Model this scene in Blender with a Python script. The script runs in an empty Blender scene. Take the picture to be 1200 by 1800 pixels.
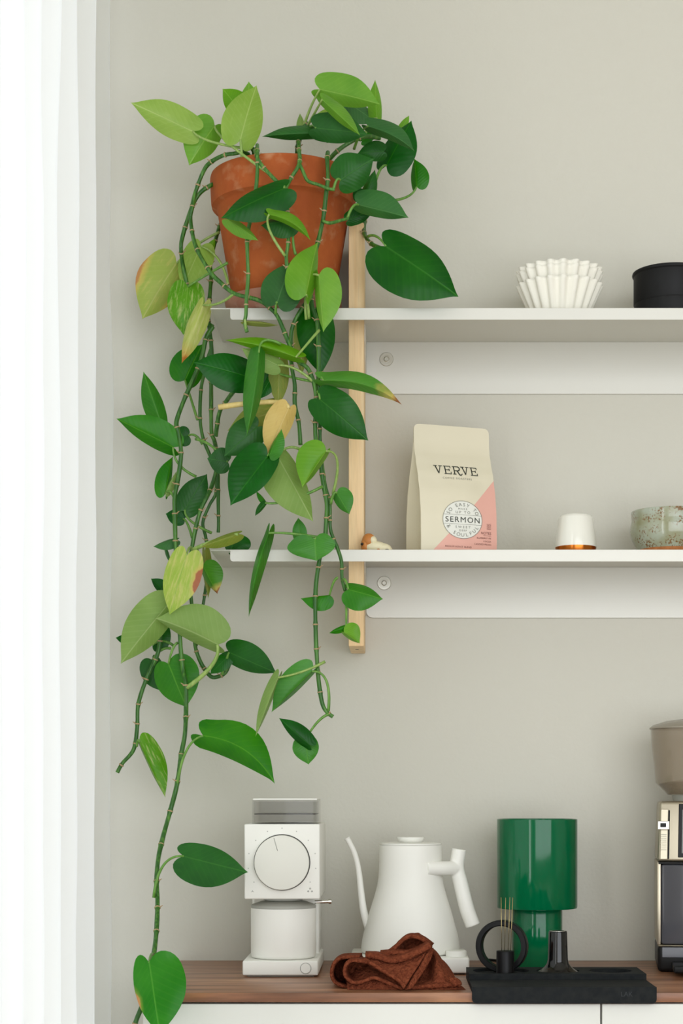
import bpy, bmesh, math, random
from mathutils import Vector, Matrix, noise
random.seed(7)
scene = bpy.context.scene
COL = scene.collection
pi = math.pi

# ------------------------------------------------------------------ camera, world, light, exposure
CAMZ, WALLD, F = 1.10, 2.70, 3100.0       # eye height, distance eye to wall, focal length in 1200x1800 pixels
PX, PY = 690.0, 1400.0                    # principal point in the photograph (shifted lens)
cam_d = bpy.data.cameras.new('camera'); cam = bpy.data.objects.new('camera', cam_d); COL.objects.link(cam)
cam.location = (0, -WALLD, CAMZ); cam.rotation_euler = (pi/2, 0, 0)
cam_d.sensor_fit = 'VERTICAL'; cam_d.sensor_height = 36; cam_d.sensor_width = 24
cam_d.lens = 36 * F / 1800
cam_d.shift_x = (600 - PX) / 1800; cam_d.shift_y = (PY - 900) / 1800
cam_d.clip_start = 0.02; cam_d.clip_end = 60
scene.camera = cam
world = bpy.data.worlds.new('sky'); scene.world = world; world.use_nodes = True
bg = world.node_tree.nodes['Background']; bg.inputs[0].default_value = (0.80, 0.88, 1.0, 1); bg.inputs[1].default_value = 1.2

def area(name, loc, rot, sx, sy, power, color):
    d = bpy.data.lights.new(name, 'AREA'); d.shape = 'RECTANGLE'; d.size = sx; d.size_y = sy
    d.energy = power; d.color = color
    o = bpy.data.objects.new(name, d); COL.objects.link(o); o.location = loc; o.rotation_euler = rot
    return o
# daylight entering by the two windows of the room
area('daylight_window_front', (1.05, -3.20, 1.46), (pi/2, 0, 0), 2.7, 2.2, 46, (0.97, 0.985, 1.0))
area('daylight_window_curtain', (-0.66, -0.75, 1.40), (0, -pi/2, 0), 2.2, 1.06, 4.4, (0.97, 0.985, 1.0))
area('daylight_window_side', (-0.66, -2.02, 1.40), (0, -pi/2, 0), 2.2, 0.34, 12, (0.97, 0.985, 1.0))
vs = scene.view_settings
vs.view_transform = 'Standard'; vs.look = 'None'; vs.gamma = 1.0; vs.use_curve_mapping = False
vs.exposure = 0.0

# ------------------------------------------------------------------ helpers
def P(px, py, D):
    s = D / F
    return Vector(((px - PX) * s, D - WALLD, CAMZ + (PY - py) * s))
def lin(c):
    return tuple(((v/255)/12.92 if v/255 <= 0.04045 else ((v/255+0.055)/1.055)**2.4) for v in c) + (1,)
WP = {}
def wpos(o): return WP.get(o.name, Vector((0, 0, 0))) if o else Vector((0, 0, 0))
def tag(o, label, cat, group=None, kind=None):
    o['label'] = label; o['category'] = cat
    if group: o['group'] = group
    if kind: o['kind'] = kind
    return o
def empty(name, loc, label, cat, group=None):
    o = bpy.data.objects.new(name, None); COL.objects.link(o); o.location = loc
    o.empty_display_size = 0.02
    WP[o.name] = Vector(loc)
    return tag(o, label, cat, group)
def finish(name, me, mats, parent=None, smooth=True, origin=None):
    n = len(me.vertices)
    if origin is None:
        xs = [v.co for v in me.vertices]
        c = Vector([(min(p[k] for p in xs) + max(p[k] for p in xs)) / 2 for k in range(3)])
    else: c = Vector(origin)
    me.transform(Matrix.Translation(-c))
    for m in (mats if isinstance(mats, (list, tuple)) else [mats]): me.materials.append(m)
    if smooth:
        me.polygons.foreach_set('use_smooth', [True] * len(me.polygons))
    me.update()
    o = bpy.data.objects.new(name, me); COL.objects.link(o)
    if parent: o.parent = parent
    o.location = c - wpos(parent)
    WP[o.name] = c
    return o
class MB:
    """collects plain geometry of one part, in world coordinates"""
    def __init__(s): s.v = []; s.f = []; s.m = []; s.uv = {}
    def add(s, vs, fs, mi=0):
        b = len(s.v); s.v += [tuple(v) for v in vs]
        for f in fs: s.f.append(tuple(i + b for i in f)); s.m.append(mi)
        return b
    def box(s, x0, x1, y0, y1, z0, z1, mi=0):
        s.add([(x0,y0,z0),(x1,y0,z0),(x1,y1,z0),(x0,y1,z0),(x0,y0,z1),(x1,y0,z1),(x1,y1,z1),(x0,y1,z1)],
              [(0,3,2,1),(4,5,6,7),(0,1,5,4),(1,2,6,5),(2,3,7,6),(3,0,4,7)], mi)
        return s
    def lathe(s, prof, cx, cy, n=48, mi=0, axis=None, closed=False):
        """profile of (r, z); axis: optional Matrix placing the local z axis"""
        vs = []
        for r, z in prof:
            for k in range(n):
                a = 2*pi*k/n
                p = Vector((r*math.cos(a), r*math.sin(a), z))
                p = (axis @ p) if axis is not None else p + Vector((cx, cy, 0))
                vs.append(p)
        fs = []
        m = len(prof)
        for i in range(m - 1 + (1 if closed else 0)):
            j = (i+1) % m
            for k in range(n):
                k2 = (k+1) % n
                fs.append((i*n+k, i*n+k2, j*n+k2, j*n+k))
        s.add(vs, fs, mi); return s
    def tube(s, pts, rad, n=10, mi=0, cap=True):
        pts = [Vector(p) for p in pts]
        if not isinstance(rad, (list, tuple)): rad = [rad]*len(pts)
        vs = []; up = None
        for i, p in enumerate(pts):
            t = (pts[min(i+1, len(pts)-1)] - pts[max(i-1, 0)]).normalized()
            if up is None:
                up = Vector((0, -1, 0)) if abs(t.y) < .9 else Vector((1, 0, 0))
            u = (up - t*up.dot(t)).normalized(); w = t.cross(u); up = u
            for k in range(n):
                a = 2*pi*k/n
                vs.append(p + (u*math.cos(a) + w*math.sin(a))*rad[i])
        fs = []
        for i in range(len(pts)-1):
            for k in range(n):
                k2 = (k+1) % n
                fs.append((i*n+k, i*n+k2, (i+1)*n+k2, (i+1)*n+k))
        if cap:
            fs.append(tuple(range(n-1, -1, -1))); b = (len(pts)-1)*n; fs.append(tuple(range(b, b+n)))
        s.add(vs, fs, mi); return s
    def ball(s, c, r, mi=0, nu=20, nv=12, rot=None):
        r = r if isinstance(r, (tuple, list)) else (r, r, r); c = Vector(c)
        vs = []; fs = []
        for i in range(nv+1):
            t = pi*i/nv
            for k in range(nu):
                a = 2*pi*k/nu
                p = Vector((r[0]*math.sin(t)*math.cos(a), r[1]*math.sin(t)*math.sin(a), r[2]*math.cos(t)))
                if rot is not None: p = rot @ p
                vs.append(c+p)
        for i in range(nv):
            for k in range(nu):
                k2 = (k+1) % nu
                fs.append((i*nu+k, (i+1)*nu+k, (i+1)*nu+k2, i*nu+k2))
        s.add(vs, fs, mi); return s
    def build(s, name, mats, parent=None, smooth=True, weld=True, auto=None):
        me = bpy.data.meshes.new(name); me.from_pydata(s.v, [], s.f)
        for i, p in enumerate(me.polygons): p.material_index = s.m[i]
        if weld:
            bm = bmesh.new(); bm.from_mesh(me)
            bmesh.ops.remove_doubles(bm, verts=bm.verts, dist=1e-6)
            bmesh.ops.recalc_face_normals(bm, faces=bm.faces)
            bm.to_mesh(me); bm.free()
        o = finish(name, me, mats, parent, smooth)
        if smooth and auto:
            me.set_sharp_from_angle(angle=math.radians(auto))
        return o
def rbox(name, x0, x1, y0, y1, z0, z1, r, mat, parent=None, seg=3, edges=None):
    """box with rounded edges; edges: optional test on an edge's two end points"""
    bm = bmesh.new()
    vs = [bm.verts.new(p) for p in [(x0,y0,z0),(x1,y0,z0),(x1,y1,z0),(x0,y1,z0),(x0,y0,z1),(x1,y0,z1),(x1,y1,z1),(x0,y1,z1)]]
    for f in [(0,3,2,1),(4,5,6,7),(0,1,5,4),(1,2,6,5),(2,3,7,6),(3,0,4,7)]: bm.faces.new([vs[i] for i in f])
    es = [e for e in bm.edges if edges is None or edges(e.verts[0].co, e.verts[1].co)]
    if r > 0: bmesh.ops.bevel(bm, geom=es, offset=r, segments=seg, profile=0.5, affect='EDGES')
    me = bpy.data.meshes.new(name); bm.to_mesh(me); bm.free()
    o = finish(name, me, mat, parent, True)
    me.set_sharp_from_angle(angle=math.radians(40))
    return o
vertical = lambda a, b: abs(a.z-b.z) > 1e-6
along_y = lambda a, b: abs(a.y-b.y) > 1e-6
def crom(pts, sub=8):
    """Catmull-Rom through points (any dimension, as Vectors)"""
    pts = [Vector(p) for p in pts]; out = []
    for i in range(len(pts)-1):
        p0 = pts[max(i-1, 0)]; p1 = pts[i]; p2 = pts[i+1]; p3 = pts[min(i+2, len(pts)-1)]
        for k in range(sub):
            t = k/sub
            out.append(0.5*((2*p1) + (p2-p0)*t + (2*p0-5*p1+4*p2-p3)*t*t + (3*p1-p0-3*p2+p3)*t**3))
    out.append(pts[-1]); return out

# ------------------------------------------------------------------ materials
def mat(name, rgb, rough=.5, metal=0, spec=.5, coat=0, trans=0, alpha=1, bump=None, mottle=None, ior=1.45):
    """bump: (scale, strength, distance); mottle: (scale, amount, rgb2)"""
    m = bpy.data.materials.new(name); m.use_nodes = True; nt = m.node_tree; b = nt.nodes['Principled BSDF']
    b.inputs['Base Color'].default_value = lin(rgb); b.inputs['Roughness'].default_value = rough
    b.inputs['Metallic'].default_value = metal; b.inputs['Specular IOR Level'].default_value = spec
    b.inputs['Coat Weight'].default_value = coat; b.inputs['Coat Roughness'].default_value = .04
    b.inputs['Transmission Weight'].default_value = trans; b.inputs['Alpha'].default_value = alpha
    b.inputs['IOR'].default_value = ior
    tc = nt.nodes.new('ShaderNodeTexCoord')
    if mottle:
        n = nt.nodes.new('ShaderNodeTexNoise'); n.inputs['Scale'].default_value = mottle[0]; n.inputs['Detail'].default_value = 6
        r = nt.nodes.new('ShaderNodeMapRange'); r.inputs[1].default_value = .35; r.inputs[2].default_value = .7; r.inputs[4].default_value = mottle[1]
        x = nt.nodes.new('ShaderNodeMix'); x.data_type = 'RGBA'
        x.inputs[6].default_value = lin(rgb); x.inputs[7].default_value = lin(mottle[2])
        nt.links.new(tc.outputs['Object'], n.inputs['Vector']); nt.links.new(n.outputs[0], r.inputs[0])
        nt.links.new(r.outputs[0], x.inputs[0]); nt.links.new(x.outputs[2], b.inputs['Base Color'])
    if bump:
        n = nt.nodes.new('ShaderNodeTexNoise'); n.inputs['Scale'].default_value = bump[0]; n.inputs['Detail'].default_value = 3
        u = nt.nodes.new('ShaderNodeBump'); u.inputs['Strength'].default_value = bump[1]; u.inputs['Distance'].default_value = bump[2]
        nt.links.new(tc.outputs['Object'], n.inputs['Vector']); nt.links.new(n.outputs[0], u.inputs['Height'])
        nt.links.new(u.outputs[0], b.inputs['Normal'])
    return m
def wood(name, c1, c2, c3, stretch, scale, rough=.45, ring=9, streak=.55):
    m = bpy.data.materials.new(name); m.use_nodes = True; nt = m.node_tree; b = nt.nodes['Principled BSDF']
    L = nt.links.new; N = nt.nodes.new
    tc = N('ShaderNodeTexCoord'); mp = N('ShaderNodeMapping'); mp.inputs['Scale'].default_value = stretch
    L(tc.outputs['Object'], mp.inputs[0])
    n1 = N('ShaderNodeTexNoise'); n1.inputs['Scale'].default_value = scale; n1.inputs['Detail'].default_value = 8; n1.inputs['Distortion'].default_value = .6
    n2 = N('ShaderNodeTexNoise'); n2.inputs['Scale'].default_value = scale*ring; n2.inputs['Detail'].default_value = 4
    L(mp.outputs[0], n1.inputs['Vector']); L(mp.outputs[0], n2.inputs['Vector'])
    r = N('ShaderNodeValToRGB'); e = r.color_ramp.elements
    e[0].position = .3; e[0].color = lin(c1); e[1].position = .72; e[1].color = lin(c3)
    k = e.new(.5); k.color = lin(c2)
    L(n1.outputs[0], r.inputs[0])
    x = N('ShaderNodeMix'); x.data_type = 'RGBA'; x.blend_type = 'MULTIPLY'; x.inputs[0].default_value = .45
    r2 = N('ShaderNodeMapRange'); r2.inputs[1].default_value = .3; r2.inputs[2].default_value = .65; r2.inputs[3].default_value = streak; r2.inputs[4].default_value = 1.08
    L(n2.outputs[0], r2.inputs[0]); L(r.outputs[0], x.inputs[6]); L(r2.outputs[0], x.inputs[7]); L(x.outputs[2], b.inputs['Base Color'])
    b.inputs['Roughness'].default_value = rough
    u = N('ShaderNodeBump'); u.inputs['Strength'].default_value = .15; u.inputs['Distance'].default_value = .0006
    L(n2.outputs[0], u.inputs['Height']); L(u.outputs[0], b.inputs['Normal'])
    return m
M = {}
M['wall'] = mat('wall_paint', (212, 209, 196), .85, spec=.2, bump=(170, .35, .0012))
M['room'] = mat('room_paint', (206, 203, 192), .9, spec=.2)
M['ceiling'] = mat('ceiling_paint', (228, 226, 218), .9, spec=.2)
M['floor'] = wood('floor_oak', (150, 130, 108), (176, 156, 132), (196, 176, 150), (1, 9, 1), 2.2)
M['frame'] = mat('window_paint', (238, 238, 232), .4)
M['glass'] = mat('window_glass', (255, 255, 255), .02, trans=1.0, ior=1.02)
M['walnut'] = wood('walnut', (104, 66, 44), (152, 104, 74), (190, 142, 106), (1.6, 16, 16), 2.2, .38, 7)
M['pine'] = wood('pine', (236, 198, 146), (244, 210, 160), (248, 220, 176), (22, 22, 1.2), 3.0, .55, 8, .86)
M['cabinet'] = mat('cabinet_white', (224, 224, 216), .4, spec=.35)
M['shadowgap'] = mat('gap', (60, 58, 52), .8)
M['alu'] = mat('satin_aluminium', (214, 212, 202), .42, metal=.2, bump=(420, .12, .0004))
M['screw'] = mat('screw_steel', (205, 202, 190), .28, metal=.8)
M['dark'] = mat('dark_slot', (50, 48, 44), .7)

# ------------------------------------------------------------------ the room
RX0, RX1, RY0, RY1, RZ1 = -0.72, 3.3, -3.26, 0.0, 2.95
def structure(o): o['kind'] = 'structure'; return o
structure(MB().box(RX0-.12, RX1+.12, 0, .12, 0, RZ1).build('wall_back', M['wall'], smooth=False))
structure(MB().box(RX1, RX1+.12, RY0, 0, 0, RZ1).build('wall_right', M['room'], smooth=False))
structure(MB().box(RX0-.12, RX1+.12, RY0-.12, 0.12, -.12, 0).build('floor', M['floor'], smooth=False))
structure(MB().box(RX0-.12, RX1+.12, RY0-.12, 0.12, RZ1, RZ1+.12).build('ceiling', M['ceiling'], smooth=False))
# left wall with its window opening
WY0, WY1, WZ0, WZ1 = -1.30, -0.20, 0.25, 2.55
UY0, UY1 = -2.24, -1.80
b = MB(); b.box(RX0-.12, RX0, RY0, UY0, 0, RZ1); b.box(RX0-.12, RX0, UY1, WY0, 0, RZ1); b.box(RX0-.12, RX0, WY1, 0, 0, RZ1)
for a_, c_ in ((WY0, WY1), (UY0, UY1)):
    b.box(RX0-.12, RX0, a_, c_, 0, WZ0); b.box(RX0-.12, RX0, a_, c_, WZ1, RZ1)
structure(b.build('wall_left', M['room'], smooth=False, weld=False))
def window(name, axis, a0, a1, z0, z1, at, depth):
    b = MB(); t = .05
    def bx(p0, p1, q0, q1):
        if axis == 'y': b.box(at-depth, at, p0, p1, q0, q1)
        else: b.box(p0, p1, at-depth, at, q0, q1)
    bx(a0, a0+t, z0, z1); bx(a1-t, a1, z0, z1); bx(a0, a1, z0, z0+t); bx(a0, a1, z1-t, z1)
    mid = (a0+a1)/2; bx(mid-.02, mid+.02, z0, z1)
    o = structure(b.build(name, M['frame'], smooth=False, weld=False))
    for k, (p0, p1) in enumerate(((a0+t, mid-.02), (mid+.02, a1-t))):
        g = MB()
        if axis == 'y': g.box(at-depth*.6, at-depth*.6+.004, p0, p1, z0+t, z1-t)
        else: g.box(p0, p1, at-depth*.6, at-depth*.6+.004, z0+t, z1-t)
        g.build('pane', M['glass'], o, smooth=False)
    return o
window('window_1', 'y', WY0, WY1, WZ0, WZ1, RX0-.04, .05)
window('window_3', 'y', UY0, UY1, WZ0, WZ1, RX0-.04, .05)
# wall behind the photographer with its window
VX0, VX1, VZ0, VZ1 = -.34, 2.44, .32, 2.60
b = MB(); b.box(RX0, VX0, RY0-.12, RY0, 0, RZ1); b.box(VX1, RX1, RY0-.12, RY0, 0, RZ1)
b.box(VX0, VX1, RY0-.12, RY0, 0, VZ0); b.box(VX0, VX1, RY0-.12, RY0, VZ1, RZ1)
structure(b.build('wall_front', M['room'], smooth=False, weld=False))
window('window_2', 'x', VX0, VX1, VZ0, VZ1, RY0-.04, .05)

# ------------------------------------------------------------------ curtain in front of the side window
m = bpy.data.materials.new('sheer_fabric'); m.use_nodes = True; nt = m.node_tree; nt.nodes.clear()
o_ = nt.nodes.new('ShaderNodeOutputMaterial'); mx = nt.nodes.new('ShaderNodeMixShader'); mx.inputs[0].default_value = .6
df = nt.nodes.new('ShaderNodeBsdfDiffuse'); df.inputs[0].default_value = lin((244, 243, 236))
tl = nt.nodes.new('ShaderNodeBsdfTranslucent'); tl.inputs[0].default_value = lin((252, 252, 248))
nt.links.new(df.outputs[0], mx.inputs[1]); nt.links.new(tl.outputs[0], mx.inputs[2]); nt.links.new(mx.outputs[0], o_.inputs[0])
M['sheer'] = m
plan = [(-.470, -.105), (-.436, -.112), (-.4135, -.122), (-.4125, -.135), (-.430, -.16), (-.465, -.20), (-.462, -.25), (-.425, -.29), (-.4035, -.325)]
y = -.325; k = 0
while y > -1.30:
    y -= .055; k += 1
    plan.append((-.447 if k % 2 else -.405, y))
pl = crom([Vector((a, b_, 0)) for a, b_ in plan], 6)
b = MB(); nz = 40; n = len(pl); vs_ = []
for i in range(nz+1):
    z = .06 + (2.72-.06)*i/nz
    for q, p in enumerate(pl):
        w = .006*noise.noise(Vector((q*.12, z*1.7, 3))) + .003*noise.noise(Vector((q*.05, z*5, 9)))
        w -= .005*math.exp(-((z-1.85)/.12)**2) if q < 26 else 0
        vs_.append((p.x + w, p.y + .006*noise.noise(Vector((q*.2, z*1.3, 7))), z))
b.add(vs_, [(i*n+q, i*n+q+1, (i+1)*n+q+1, (i+1)*n+q) for i in range(nz) for q in range(n-1)])
tag(b.build('curtain', M['sheer'], weld=False), 'sheer white curtain glowing with daylight at the left edge', 'curtain')
b = MB().tube([(-.435, -.02, 2.735), (-.435, -2.45, 2.735)], .014, 16)
rod = tag(b.build('curtain_rod', M['frame']), 'white curtain rod carrying the sheer white curtain', 'rod')
MB().ball((-.435, -2.47, 2.735), .026).build('finial', M['frame'], rod)

# ------------------------------------------------------------------ sideboard: walnut worktop on a white cabinet
WT = CAMZ - .251                      # height of the worktop surface
YF = 2.255 - WALLD                    # its front edge
WTX0, WTX1, TH = -.3255, 1.40, .0122
rbx = rbox('worktop', WTX0, WTX1, YF, -.001, WT-TH, WT, .0008, M['walnut'], seg=2)
tag(rbx, 'thin walnut worktop carrying the coffee gear', 'worktop')
cab = empty('cabinet', (WTX0+.8, -.2, 0), 'white sideboard cabinet under the walnut worktop', 'cabinet')
CZ1 = WT - TH - .0003; CX0, CX1 = WTX0+.006, WTX1-.006
b = MB(); b.box(CX0, CX1, YF+.024, -.002, .08, CZ1); b.box(CX0, CX0+.016, YF+.003, YF+.03, .08, CZ1)
b.build('body', M['cabinet'], cab, smooth=False, weld=False)
dw = (P(1056.6, 1780, 2.257).x)
xs = [CX0+.018, dw, dw + (dw-CX0-.018), CX1]
xs[2] = min(xs[2], CX1-.3)
for i in range(3):
    rbox('door', xs[i]+.0012, xs[i+1]-.0012, YF+.003, YF+.0225, .085, CZ1-.0022, .001, M['cabinet'], cab, seg=2)
for x in (CX0+.05, CX1-.05):
    for yy in (YF+.06, -.06):
        MB().lathe([(.0, 0), (.018, 0), (.022, .08), (0, .08)], x, yy, 20).build('leg', M['pine'], cab, auto=40)

# ------------------------------------------------------------------ wall shelves
XS0, XS1 = -.2600, .95
YL = 2.515 - WALLD
zs = [CAMZ + (PY-541.3)*2.515/F, CAMZ + (PY-966)*2.515/F]
lipx = P(404.5, 550, 2.515).x
plate_bot = [P(0, 692, 2.695).z, P(0, 1085.6, 2.695).z]
screw_px = [(679, 631.5), (675, 1025)]
labels = ['upper white metal wall shelf holding the plant pot', 'lower white metal wall shelf holding the coffee bag']
SHELF = []
for i in range(2):
    z = zs[i]
    root = empty('wall_shelf', (0, 0, z), labels[i], 'shelf', 'metal wall shelves'); SHELF.append(root)
    rbox('shelf_board', XS0, XS1, YL, -.0015, z-.0018, z, .0006, M['alu'], root, seg=1)
    # folded front lip, its end corner rounded
    rbox('front_lip', lipx, XS1, YL-.0002, YL+.0018, z-.0168, z-.0004, .004, M['alu'], root, seg=4,
         edges=lambda a, b_: abs(a.y-b_.y) > 1e-6 and a.z < z-.01)
    x0 = P(644, 0, 2.695).x
    rbox('back_plate', x0, XS1, -.004, -.0012, plate_bot[i], z-.002, .009, M['alu'], root, seg=5,
         edges=lambda a, b_: abs(a.y-b_.y) > 1e-6 and a.z < plate_bot[i]+.01)
    # gusset flange standing against the wooden upright
    zb = plate_bot[i]; g = MB(); xa, xb = x0-.0022, x0
    prof = [(-.0015, zb+.006), (-.0015, z-.0018), (-.105, z-.0018), (-.104, z-.012), (-.098, z-.024), (-.075, z-.045), (-.04, z-.068), (-.012, zb+.002)]
    q = len(prof)
    g.add([(xa, a, c) for a, c in prof] + [(xb, a, c) for a, c in prof],
          [tuple(range(q)), tuple(range(2*q-1, q-1, -1))] + [(k, k+q, (k+1) % q+q, (k+1) % q) for k in range(q)])
    g.build('gusset', M['alu'], root, smooth=False)
    sp = P(screw_px[i][0], screw_px[i][1], 2.695)
    for dx in (0, .80):
        A = Matrix.Translation((sp.x+dx, -.004, sp.z)) @ Matrix.Rotation(pi/2, 4, 'X')
        w = MB().lathe([(0, 0), (.0106, 0), (.0106, .0012), (.0100, .0018), (.0062, .0018), (.0060, .0014), (.0042, .0014), (.0042, .0024), (.003, .0034), (.0016, .0034), (.0016, .0022), (0, .0022)], 0, 0, 36, axis=A)
        w.build('screw', M['screw'], root, auto=30)
# wooden upright
pz0, pz1 = P(0, 1136, 2.567).z, P(0, 391, 2.567).z
px0, px1 = P(612.5, 0, 2.567).x, P(639.5, 0, 2.567).x
post = rbox('wooden_upright', px0, px1, 2.567-WALLD, -.0012, pz0, pz1, .0016, M['pine'], seg=2)
tag(post, 'pale pine upright board standing behind the shelf edges', 'upright')
A = Matrix.Translation(((px0+px1)/2, 2.62-WALLD, pz0)) @ Matrix.Rotation(pi, 4, 'X')
MB().lathe([(0, .0002), (.0026, .0002), (.0026, -.001)], 0, 0, 16, axis=A).build('bolt_hole', M['dark'], post)

# ------------------------------------------------------------------ terracotta pot, saucer
def terracotta(name, c1, c2, white, amount):
    m = mat(name, c1, .8, spec=.25, bump=(90, .3, .0012)); nt = m.node_tree; b = nt.nodes['Principled BSDF']; N = nt.nodes.new; L = nt.links.new
    tc = N('ShaderNodeTexCoord'); n1 = N('ShaderNodeTexNoise'); n1.inputs['Scale'].default_value = 11; n1.inputs['Detail'].default_value = 7; n1.inputs['Roughness'].default_value = .65
    n2 = N('ShaderNodeTexNoise'); n2.inputs['Scale'].default_value = 38; n2.inputs['Detail'].default_value = 5
    L(tc.outputs['Object'], n1.inputs['Vector']); L(tc.outputs['Object'], n2.inputs['Vector'])
    r = N('ShaderNodeMapRange'); r.inputs[1].default_value = .35; r.inputs[2].default_value = .68; L(n1.outputs[0], r.inputs[0])
    x = N('ShaderNodeMix'); x.data_type = 'RGBA'; x.inputs[6].default_value = lin(c1); x.inputs[7].default_value = lin(c2); L(r.outputs[0], x.inputs[0])
    r2 = N('ShaderNodeMapRange'); r2.inputs[1].default_value = .56; r2.inputs[2].default_value = .8; r2.inputs[4].default_value = amount; L(n2.outputs[0], r2.inputs[0])
    y_ = N('ShaderNodeMix'); y_.data_type = 'RGBA'; y_.inputs[7].default_value = lin(white); L(r2.outputs[0], y_.inputs[0]); L(x.outputs[2], y_.inputs[6])
    L(y_.outputs[2], b.inputs['Base Color']); return m
M['terracotta'] = terracotta('terracotta', (184, 98, 48), (160, 78, 38), (205, 160, 120), .55)
M['saucer'] = terracotta('weathered_terracotta', (176, 128, 106), (150, 98, 78), (196, 168, 150), .8)
M['soil'] = mat('soil', (52, 38, 28), .95, bump=(140, 1, .004), mottle=(60, 1, (86, 66, 48)))
PD = 2.588; pc = P(498, 0, PD); PCX, PCY = pc.x, pc.y
ZS = zs[0]
sz = ZS + .0002
b = MB().lathe([(0, sz), (.076, sz), (.080, sz+.003), (.0855, sz+.024), (.0855, sz+.027), (.0825, sz+.027), (.077, sz+.007), (0, sz+.007)], PCX, PCY, 64)
tag(b.build('plant_saucer', M['saucer'], auto=40), 'weathered pinkish terracotta saucer under the plant pot', 'saucer')
plant = empty('potted_pothos', (PCX, PCY, sz+.0075), 'trailing green pothos in a terracotta pot on the upper shelf', 'plant')
pb = sz + .0075; pt = P(0, 267, PD-.107).z
zr = pt - .047
b = MB().lathe([(0, pb), (.069, pb), (.0715, pb+.003), (.0965, zr-.004), (.0985, zr-.001), (.1045, zr+.002), (.1055, zr+.006),
                (.1072, pt-.006), (.1060, pt-.001), (.1040, pt), (.0965, pt), (.0950, pt-.003), (.092, zr), (.0885, pt-.055), (0, pt-.056)], PCX, PCY, 72)
b.build('pot', M['terracotta'], plant, auto=35)
b = MB(); rr = 22
vs_ = []; fs_ = []
for i in range(rr+1):
    for k in range(48):
        a = 2*pi*k/48; r = .0905*i/rr
        vs_.append((PCX+r*math.cos(a), PCY+r*math.sin(a), pt-.030+.006*noise.noise(Vector((r*math.cos(a)*60, r*math.sin(a)*60, 2)))))
fs_ = [(i*48+k, i*48+(k+1) % 48, (i+1)*48+(k+1) % 48, (i+1)*48+k) for i in range(rr) for k in range(48)]
b.add(vs_, fs_); b.build('soil', M['soil'], plant)

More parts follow.
